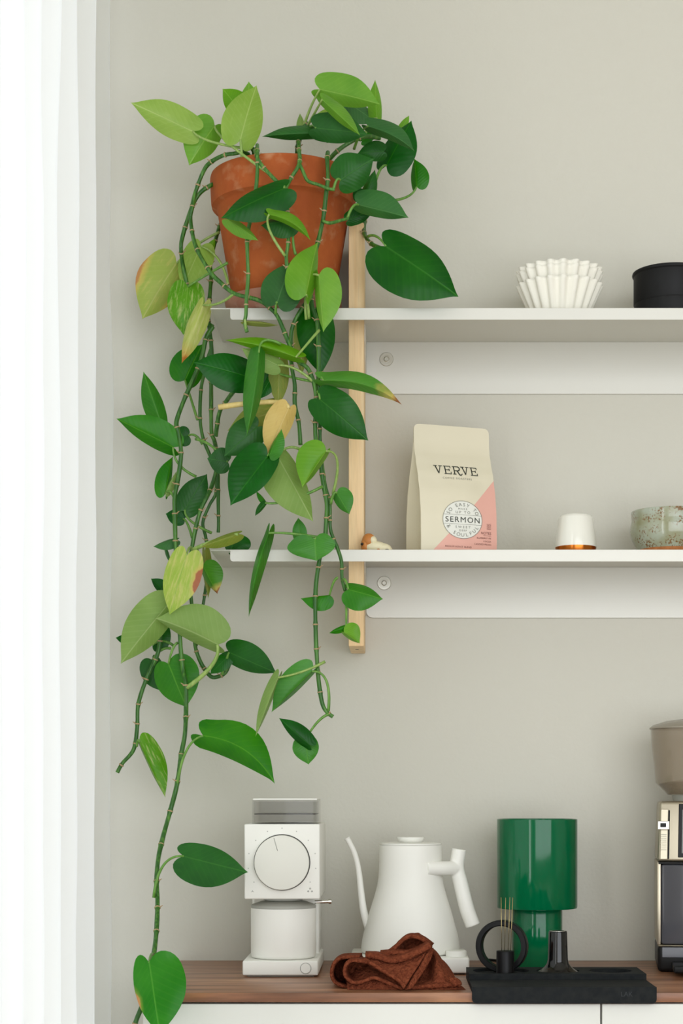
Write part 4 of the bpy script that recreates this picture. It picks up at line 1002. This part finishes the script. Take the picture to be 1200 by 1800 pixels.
bx0, bx1 = P(614.5, 0, 2.48).x, P(824.8, 0, 2.48).x; by0 = 2.48-WALLD
rbox('housing', bx0, bx1, by0, by0+.155, WT+.002, kb-.0006, .003, M['white'], base)
rbox('sole', bx0+.006, bx1-.006, by0+.006, by0+.149, WT+.0002, WT+.003, .001, M['dark'], base, seg=1)
p = P(801.5, 0, 2.505); kr_ = 18.6*2.505/F
MB().lathe([(0, kb-.0005), (kr_, kb-.0005), (kr_, kb+.0065), (kr_-.0008, kb+.0075), (0, kb+.0075)], p.x, p.y, 48).build('dial', M['white'], base, auto=40)

# ------------------------------------------------------------------ green lamp
M['green'] = mat('green_lacquer', (0, 98, 58), .1, spec=.5)
M['opal'] = mat('lamp_bulb', (240, 236, 220), .3)
LD = 2.585; k = LD/F; lx = P(943.7, 0, LD).x; ly = LD-WALLD; R = 70.6*k; r_ = 44.2*k
lamp = empty('table_lamp', (lx, ly, WT), 'glossy green table lamp with a wide cylinder shade', 'lamp')
zt = P(0, 1440.5, LD-R).z; zb_ = P(0, 1601, LD-R).z
MB().lathe([(r_-.001, zb_+.0012), (r_-.001, zb_), (R-.003, zb_), (R-.0008, zb_+.0006), (R, zb_+.0025), (R, zt-.0006), (R-.0006, zt), (R-.0020, zt), (R-.0024, zt-.001), (R-.0024, zb_+.004), (.014, zb_+.004)], lx, ly, 96).build('lamp_shade', M['green'], lamp, auto=40)
MB().lathe([(0, WT+.0002), (r_-.0015, WT+.0002), (r_, WT+.002), (r_, zb_-.002), (r_-.001, zb_), (r_-.004, zb_+.0010)], lx, ly, 80).build('base', M['green'], lamp, auto=40)
MB().lathe([(.013, zb_+.003), (.013, zb_+.03), (.014, zb_+.034)], lx, ly, 32).build('socket', M['opal'], lamp, auto=40)
MB().ball((lx, ly, zb_+.055), .026).build('bulb', M['opal'], lamp)
cpts = crom([P(903, 1696, 2.62), P(893, 1699, 2.60), P(880, 1690, 2.66), P(866, 1687, 2.68), P(850, 1687.5, 2.69)], 8)
for q_ in cpts: q_.z = WT+.0022
MB().tube(cpts, .002, 8).build('cord', M['blackmatte'], lamp)

# ------------------------------------------------------------------ black tool tray hooked over the worktop edge
M['traymat'] = mat('black_stained_wood', (26, 29, 31), .75, spec=.18, bump=(260, .5, .0006), mottle=(120, .8, (38, 40, 39)))
tx0, tx1 = .1012, .3365; tyf = 2.2490-WALLD; ty1 = 2.34-WALLD; ty2 = 2.433-WALLD
zA = P(0, 1735.3, 2.249).z; zB = P(0, 1712, 2.34).z; zF = P(0, 1764, 2.249).z
tray = empty('tool_tray', ((tx0+tx1)/2, ty1, WT), 'black stepped tool tray hooked over the worktop front edge', 'tray')
# front lip with rounded lower corners
rbox('front_lip', tx0, tx1, tyf-.0002, YF-.0008, zF, zA, .0055, M['traymat'], tray, seg=5, edges=lambda a, b_: abs(a.y-b_.y) > 1e-6 and a.z < zA-.01)
rbox('lower_step', tx0, tx1, YF-.0008, ty1+.001, WT+.0002, zA, .0008, M['traymat'], tray, seg=2, edges=along_y)
# upper step with three round recesses
holes = [(P(881, 0, 2.374).x, 2.386-WALLD, .0380), (P(981.5, 0, 2.374).x, 2.386-WALLD, .0292), (P(1073.6, 0, 2.374).x, 2.386-WALLD, .0292)]
bm = bmesh.new()
def plate_with_holes(z):
    outer = [(tx0, ty1), (tx1, ty1), (tx1, ty2), (tx0, ty2)]
    es = []
    loops = [outer] + [[(hx+hr*math.cos(2*pi*q/48), hy+hr*math.sin(2*pi*q/48)) for q in range(48)] for hx, hy, hr in holes]
    L3 = []
    for lp in loops:
        vv = [bm.verts.new((x, y_, z)) for x, y_ in lp]; L3.append(vv)
        es += [bm.edges.new((vv[i], vv[(i+1) % len(vv)])) for i in range(len(vv))]
    bmesh.ops.triangle_fill(bm, edges=es, use_beauty=True)
    return L3
Lt = plate_with_holes(zB)
def wall_loop(vv, z, mi=0):
    lo = [bm.verts.new((v.co.x, v.co.y, z)) for v in vv]
    for i in range(len(vv)): bm.faces.new((vv[i], vv[(i+1) % len(vv)], lo[(i+1) % len(vv)], lo[i]))
    return lo
wall_loop(Lt[0], WT+.0004)
for hv, dpth in zip(Lt[1:], (.004, .0085, .0105)):
    lo = wall_loop(hv, zB-dpth); bm.faces.new(lo)
for f in list(bm.faces):   # drop any face filling a recess at the top
    if all(abs(v.co.z-zB) < 1e-7 for v in f.verts):
        c_ = f.calc_center_median()
        if any((c_.x-hx)**2+(c_.y-hy)**2 < (hr*.985)**2 for hx, hy, hr in holes): bm.faces.remove(f)
bmesh.ops.recalc_face_normals(bm, faces=bm.faces)
me = bpy.data.meshes.new('upper_step'); bm.to_mesh(me); bm.free()
finish('upper_step', me, M['traymat'], tray, smooth=False)
M['traylogo'] = mat('embossed_mark', (42, 46, 48), .7)
g = MB(); v2, f2 = text2d('LAK', .0085, 1.0); p = P(1101, 1751.5, 2.249)
g.add([(p.x+x, tyf-.0003, p.z+y_) for x, y_ in v2], f2); g.build('embossed_lettering', M['traylogo'], tray, smooth=False)

# ring funnel standing in the left recess
hx, hy, hr = holes[0]
M['blacksatin'] = mat('black_satin_metal', (16, 16, 17), .4, spec=.25)
fl = zB-.004
RD = hy+.014; rc = P(882, 0, RD+WALLD).x; RR = .0355
A = Matrix.Translation((rc, RD, fl+RR+.0004)) @ Matrix.Rotation(math.radians(-16), 4, 'Z') @ Matrix.Rotation(pi/2, 4, 'X')
g = MB().lathe([(RR, -.006), (RR, .006), (RR-.0012, .0074), (RR-.0068, .0074), (RR-.008, .006), (RR-.008, -.007), (RR-.006, -.0074), (RR-.001, -.0074)], 0, 0, 72, axis=A, closed=True)
tag(g.build('dosing_ring', M['blacksatin'], auto=40), 'black metal dosing ring standing upright behind the needles', 'ring')
# needle distribution tool
wx, wy = P(888.5, 0, 2.366).x, hy-.010; wr = .0119
ndl = empty('needle_tool', (wx, wy, fl), 'black needle stirring tool with thin upright wires', 'tool')
zt = P(0, 1672.5, wy+WALLD-wr).z
MB().lathe([(0, fl+.0003), (wr+.0003, fl+.0003), (wr, fl+.002), (wr, zt-.0006), (wr-.0006, zt), (0, zt)], wx, wy, 48).build('handle', M['blacksatin'], ndl, auto=40)
M['needle'] = mat('needle_steel', (190, 172, 120), .25, metal=.9)
for (xb, xt, yo) in ((881.5, 880.5, 0), (886, 888, -.004), (893, 896.5, .004), (897, 900.5, -.002)):
    a0 = P(xb, 1673, wy+WALLD); a1 = P(xt, 1577.5, wy+WALLD); a0.y += yo; a1.y += yo*1.6; a0.z = zt-.002
    MB().tube([a0, a0.lerp(a1, .5), a1], .00042, 8).build('needle', M['needle'], ndl)
# tamper upside down in the middle recess
hx, hy, hr = holes[1]
M['blackgloss'] = mat('black_gloss', (10, 10, 10), .1, spec=.6)
fl2 = zB-.0085
tam = empty('tamper', (hx, hy, fl2), 'glossy black tamper with a flared foot in the tray', 'tamper')
tz = P(0, 1636.5, hy+WALLD).z; q = (hy+WALLD)/F; hx_ = P(979.5, 0, hy+WALLD).x
MB().lathe([(0, fl2+.0004), (.0282, fl2+.0004), (.0284, fl2+.006), (.0270, fl2+.0075), (.0232, fl2+.0098), (.0185, fl2+.0135), (.0150, fl2+.018), (.0136, fl2+.024), (.0130, tz-.02), (.01255, tz-.002), (.0118, tz), (.0100, tz-.0002), (.0092, tz-.0012), (0, tz-.0012)], hx, hy, 64).build('handle', M['blackgloss'], tam, auto=50)
MB().lathe([(.0095, tz-.0011), (.0115, tz+.00025), (.0088, tz+.00025)], hx, hy, 40).build('cap_ring', M['screw'], tam)

# ------------------------------------------------------------------ stainless grinder at the right edge
M['steel'] = mat('brushed_steel', (182, 173, 152), .34, metal=.9, bump=(260, .06, .0003))
M['smoke2'] = mat('smoked_hopper', (168, 152, 128), .08, alpha=.42, coat=.5)
M['bin'] = mat('smoked_bin', (78, 78, 82), .1, spec=.6)
M['blackplastic'] = mat('black_plastic', (20, 20, 20), .4, spec=.3)
M['beans'] = mat('coffee_grounds', (86, 64, 44), .9, bump=(200, 1, .003), mottle=(80, 1, (62, 44, 30)))
GD2 = 2.518; y0 = GD2-WALLD; ex0 = P(1155.5, 0, GD2).x; ex1 = ex0+.142; ecx = (ex0+ex1)/2; ecy = y0+.080
eg = empty('espresso_grinder', (ex0, y0, WT), 'stainless espresso grinder with smoked hopper cut off at the right edge', 'grinder')
def ez(py, D=GD2): return P(0, py, D).z
rbox('base', ex0, ex1, y0, y0+.16, WT+.0003, ez(1661.5), .006, M['blackplastic'], eg)
rbox('base_trim', ex0+.0005, ex1-.0005, y0-.0008, y0+.158, ez(1664), ez(1661), .0012, M['steel'], eg, seg=1)
rbox('base_window', ex0+.006, ex1-.006, y0-.0012, y0+.01, ez(1683), ez(1664.6), .0006, M['bin'], eg, seg=1)
rbox('side_panel', ex0-.0006, ex0+.0045, y0+.001, y0+.158, ez(1661), ez(1515.5), .0012, M['steel'], eg, seg=2)
rbox('side_panel', ex1-.0045, ex1+.0006, y0+.001, y0+.158, ez(1661), ez(1515.5), .0012, M['steel'], eg, seg=2)
rbox('grounds_bin', ex0+.0048, ex1-.0048, y0+.001, y0+.12, ez(1660.5), ez(1519), .004, M['bin'], eg)
rbox('back_panel', ex0+.0048, ex1-.0048, y0+.121, y0+.158, ez(1661), ez(1515.5), .001, M['blackplastic'], eg, seg=1)
rbox('bin_rail', ex0+.001, ex1-.001, y0-.0006, y0+.12, ez(1518.8), ez(1515.2), .0006, M['blackplastic'], eg, seg=1)
# tapering head
bm = bmesh.new(); zl_, zh_ = ez(1515), ez(1408.5)
q = [(-.0715, 0), (.0715, 0), (.0715, .16), (-.0715, .16)]; q2 = [(-.0690, .012), (.0690, .012), (.0690, .15), (-.0690, .15)]
vs_ = [bm.verts.new((ecx+x, y0+yy, zl_)) for x, yy in q] + [bm.verts.new((ecx+x+(.001 if x < 0 else 0), y0+yy, zh_)) for x, yy in q2]
for f in [(0,3,2,1),(4,5,6,7),(0,1,5,4),(1,2,6,5),(2,3,7,6),(3,0,4,7)]: bm.faces.new([vs_[i] for i in f])
bmesh.ops.bevel(bm, geom=list(bm.edges), offset=.005, segments=4, profile=.5, affect='EDGES')
me = bpy.data.meshes.new('head'); bm.to_mesh(me); bm.free(); finish('head', me, M['steel'], eg); me.set_sharp_from_angle(angle=math.radians(40))
def ep(px, py, out=.0): 
    t = (1515-py)/(1515-1408.5); v = P(px, py, GD2+.012*t); v.y -= out; return v
def eplate(name, x0, x1, yA, yB, out, mt, par, rad=.0):
    a, b_, c_, d_ = ep(x0, yB, out), ep(x1, yB, out), ep(x1, yA, out), ep(x0, yA, out)
    g = MB(); bk = Vector((0, .004+out, 0)); g.add([a, b_, c_, d_, a+bk, b_+bk, c_+bk, d_+bk], [(0,1,2,3),(7,6,5,4),(0,4,5,1),(1,5,6,2),(2,6,7,3),(3,7,4,0)])
    o = g.build(name, mt, par, smooth=False)
    md = o.modifiers.new('bevel', 'BEVEL'); md.width = .0008; md.segments = 2
    return o
eplate('slider_slot', 1172.5, 1175.5, 1424, 1510, .0008, M['blackplastic'], eg)
sc_ = eplate('slider_scale', 1159.5, 1172.5, 1422, 1510.5, .0022, M['steel'], eg)
for i in range(9): eplate('scale_line', 1160.5, 1170, 1466+3.4*i, 1466.9+3.4*i, .0026, M['rubber'], sc_)
lv = eplate('slider_lever', 1154.5, 1174.5, 1443, 1458, .0075, M['chrome'], eg)
eplate('lever_window', 1158.5, 1169, 1446.5, 1454, .0083, M['blackplastic'], lv)
eplate('display_bezel', 1190.5, 1262, 1413, 1507, .0026, M['blackplastic'], eg)
M['screen'] = mat('grey_screen', (122, 124, 120), .2)
eplate('display', 1196.5, 1256, 1423, 1500, .0032, M['screen'], eg)
# hopper
HD = GD2+.082; hk = HD/F; hcx = P(1223, 0, HD).x - .0098; hcy = HD-WALLD
def hz_(py): return P(0, py, HD).z
MB().lathe([(.034, hz_(1408)), (.036, hz_(1399)), (.036, hz_(1398))], hcx, hcy, 60).build('neck', M['rubber'], eg, auto=40)
g = MB().lathe([(.036, hz_(1398)), (.0430, hz_(1397)), (.0600, hz_(1376)), (.0605, hz_(1374)), (.0668, hz_(1300)), (.0676, hz_(1282)), (.0660, hz_(1282)), (.0652, hz_(1300)), (.0590, hz_(1375)), (.0420, hz_(1396))], hcx, hcy, 80)
g.build('hopper', M['smoke2'], eg, auto=30)
MB().lathe([(.0415, hz_(1395.5)), (.056, hz_(1378)), (.03, hz_(1372)), (0, hz_(1366))], hcx, hcy, 60).build('coffee_grounds', M['beans'], eg)
MB().lathe([(.0670, hz_(1281.8)), (.0690, hz_(1281.8)), (.0688, hz_(1279.5)), (.064, hz_(1275)), (.045, hz_(1268)), (.02, hz_(1264)), (0, hz_(1263))], hcx, hcy, 72).build('hopper_lid', mat('lid_smoked', (150, 142, 126), .25, spec=.5), eg, auto=40)
eg.rotation_euler.z = math.radians(-7)      # turned a little towards the viewer
p = P(1203, 1698, 2.44)
rbox('portafilter_rest', p.x-.006, p.x+.05, p.y, y0+.01, WT+.0065, WT+.016, .002, M['blackplastic'], eg)

# ------------------------------------------------------------------ brown terry towel
m = mat('terry_cloth', (134, 72, 48), .95, spec=.08, bump=(300, 1.0, .005), mottle=(240, .9, (98, 46, 30))); M['terry'] = m
tw = MB()
def T(px, py, D): return P(px, py, D)
def env(x):
    k = [(606, 1712), (620, 1698), (640, 1692), (655, 1689), (672, 1684), (690, 1672), (705, 1656), (716, 1647), (728, 1644), (742, 1647), (756, 1657), (770, 1674), (783, 1693), (795, 1713), (803, 1727), (809, 1734)]
    for (a, x0), (b_, y_) in zip(k, k[1:]):
        if x <= b_: t = max(0, (x-a)/(b_-a)); return x0+(y_-x0)*t
    return 1734
# back mound: a heap with diagonal folds
nu, nv = 70, 40; vs_ = []
for j in range(nv+1):
    w = j/nv; D = 2.285 + .145*w
    for i in range(nu+1):
        x = 606 + 203*i/nu
        Zr = P(0, env(x), 2.35).z - WT
        pr = math.sin(pi*min(1, max(0, w*1.02)))**.55
        if 690 < x < 762:      # hollow under the arched hem
            e_ = min(1, (x-690)/12, (762-x)/12); t_ = min(1, max(0, (w-.25)/.3)); pr *= 1 - e_*.75*(1-t_*t_*(3-2*t_))
        fold = .0035*math.sin((x-640)*.11 + w*7) * math.sin(pi*w) + .0022*math.sin((x+60*w)*.23)*math.sin(pi*w)
        h = max(.0006, Zr*pr + fold*(1 if Zr > .01 else .3) + .0012*noise.noise(Vector((x*.07, w*5, 1))))
        p = P(x, 1700, 2.35); vs_.append((p.x - .012*(w-.4), D-WALLD, WT + h))
tw.add(vs_, [(j*(nu+1)+i, j*(nu+1)+i+1, (j+1)*(nu+1)+i+1, (j+1)*(nu+1)+i) for j in range(nv) for i in range(nu)])
def band(front, back, th, sub=6, rows=8):
    """thick cloth strip between a front and a back guide line"""
    f = crom(front, sub); b_ = crom(back, sub); n = len(f); vs_ = []; rings = []
    for r in range(rows+1):
        t = r/rows; line = [p.lerp(q, t) for p, q in zip(f, b_)]
        for i, p in enumerate(line):
            tg = (line[min(i+1, n-1)]-line[max(i-1, 0)]).normalized(); ax = (b_[i]-f[i]).normalized(); nn = tg.cross(ax).normalized()
            bul = th*(1 if 0 < r < rows else .75) + .0006*noise.noise(p*120)
            wob = .0010*noise.noise(p*60)
            vs_.append(p+nn*(bul/2+wob)); vs_.append(p-nn*(bul/2-wob))
    fs_ = []
    W_ = 2*n
    for r in range(rows):
        for i in range(n-1):
            a = r*W_+2*i
            fs_.append((a, a+2, a+2+W_, a+W_)); fs_.append((a+1, a+1+W_, a+3+W_, a+3))
    for i in range(n-1):
        a = 2*i; fs_.append((a, a+1, a+3, a+2)); a = rows*W_+2*i; fs_.append((a, a+2, a+3, a+1))
    for r in range(rows):
        a = r*W_; fs_.append((a, a+W_, a+1+W_, a+1)); a = r*W_+2*(n-1); fs_.append((a, a+1, a+1+W_, a+W_))
    tw.add([tuple(v) for v in vs_], fs_)
def fl_(l, D): return [P(x, y_, D) for x, y_ in l]
def q_(l): return [(570+x/4.8, 1635+y_/4.8) for x, y_ in l]
# rolled folds at the left, one inside the other, each closed at its far end by the bunched cloth
o1 = q_([(300, 228), (190, 230), (120, 245), (72, 298), (58, 370), (85, 440), (150, 470), (260, 486), (380, 492), (470, 488)])
band(fl_(o1, 2.300), fl_([(x+4, y_-5) for x, y_ in o1], 2.395), .0052)
o2 = q_([(360, 268), (262, 255), (205, 270), (170, 330), (180, 392), (222, 432), (272, 444), (340, 428), (410, 400), (500, 428), (600, 470), (655, 494)])
band(fl_(o2, 2.278), fl_([(x+5, y_-4) for x, y_ in o2], 2.35), .0050)
def plug(line, D, D2):
    c = crom(fl_(line, D), 4); ctr = sum(c, Vector())/len(c); ctr.y = D2-WALLD
    vs_ = [ctr] + [ctr.lerp(p, k/5) + Vector((0, .004*noise.noise(p*70+Vector((k, 0, 0))), 0)) for k in range(1, 6) for p in c]; n = len(c)
    tw.add(vs_, [(0, 1+i, 1+(i+1) % n) for i in range(n)] + [(1+(k-1)*n+i, 1+(k-1)*n+(i+1) % n, 1+k*n+(i+1) % n, 1+k*n+i) for k in range(1, 5) for i in range(n)])
plug([(x+3, y_-4) for x, y_ in o1], 2.375, 2.365)
plug([(x+3, y_-3) for x, y_ in o2[:9]], 2.33, 2.318)
# front flap with its turned hem, hanging to a point
f1 = q_([(325, 258), (400, 298), (480, 348), (560, 398), (625, 442), (668, 500)])
b1 = q_([(350, 230), (450, 238), (560, 264), (690, 242), (800, 207), (895, 138)])
band([P(x, y_, 2.290-.004*i) for i, (x, y_) in enumerate(f1)], [P(x, y_, 2.306) for x, y_ in b1], .0040, rows=16)
band([P(x, y_, 2.286-.004*i) for i, (x, y_) in enumerate(f1)], [P(x+3, y_-5, 2.284-.003*i) for i, (x, y_) in enumerate(f1)], .0052, rows=4)
b2 = q_([(690, 505), (740, 420), (800, 320), (850, 230), (893, 142)])
b3 = q_([(738, 490), (788, 412), (850, 312), (897, 232), (908, 152)])
band([P(x, y_, 2.266+.009*i) for i, (x, y_) in enumerate(b2)], [P(x, y_, 2.272+.010*i) for i, (x, y_) in enumerate(b3)], .0048)
# thick roll along the top of the flap and the arched hem above it
g1 = q_([(345, 224), (450, 224), (545, 255), (650, 240), (770, 200), (892, 130)])
band(fl_(g1, 2.292), fl_([(x+1, y_-5) for x, y_ in g1], 2.312), .0085, rows=6)
g2 = q_([(470, 200), (540, 196), (600, 190), (680, 196), (770, 176), (880, 122)])
band(fl_(g2, 2.305), fl_([(x+1, y_-4) for x, y_ in g2], 2.325), .0060, rows=6)
c1 = q_([(520, 196), (590, 156), (640, 100), (700, 60), (755, 52), (825, 76), (885, 122)])
c2 = q_([(548, 180), (622, 120), (675, 66), (728, 44), (790, 48), (852, 76), (915, 124)])
band(fl_(c1, 2.318), fl_(c2, 2.356), .0058)
# hem corner at the right
h1 = q_([(740, 492), (840, 482), (950, 480), (1060, 474), (1148, 462)])
h2 = q_([(760, 470), (850, 440), (950, 408), (1060, 400), (1135, 432)])
band(fl_(h1, 2.283), fl_(h2, 2.305), .0052)
h3 = q_([(1050, 420), (1080, 440), (1110, 470)]); h4 = q_([(1100, 410), (1140, 435), (1150, 462)])
band(fl_(h3, 2.278), fl_(h4, 2.288), .0060, rows=4)
for i, v in enumerate(tw.v):
    if v[2] < WT+.0006: tw.v[i] = (v[0], v[1], WT+.0006+.0002*(i % 3))
    if tw.v[i][1] < YF+.004 : tw.v[i] = (tw.v[i][0], YF+.004, tw.v[i][2])
tag(tw.build('hand_towel', M['terry'], weld=False), 'crumpled rust brown terry towel in front of the kettle', 'towel')
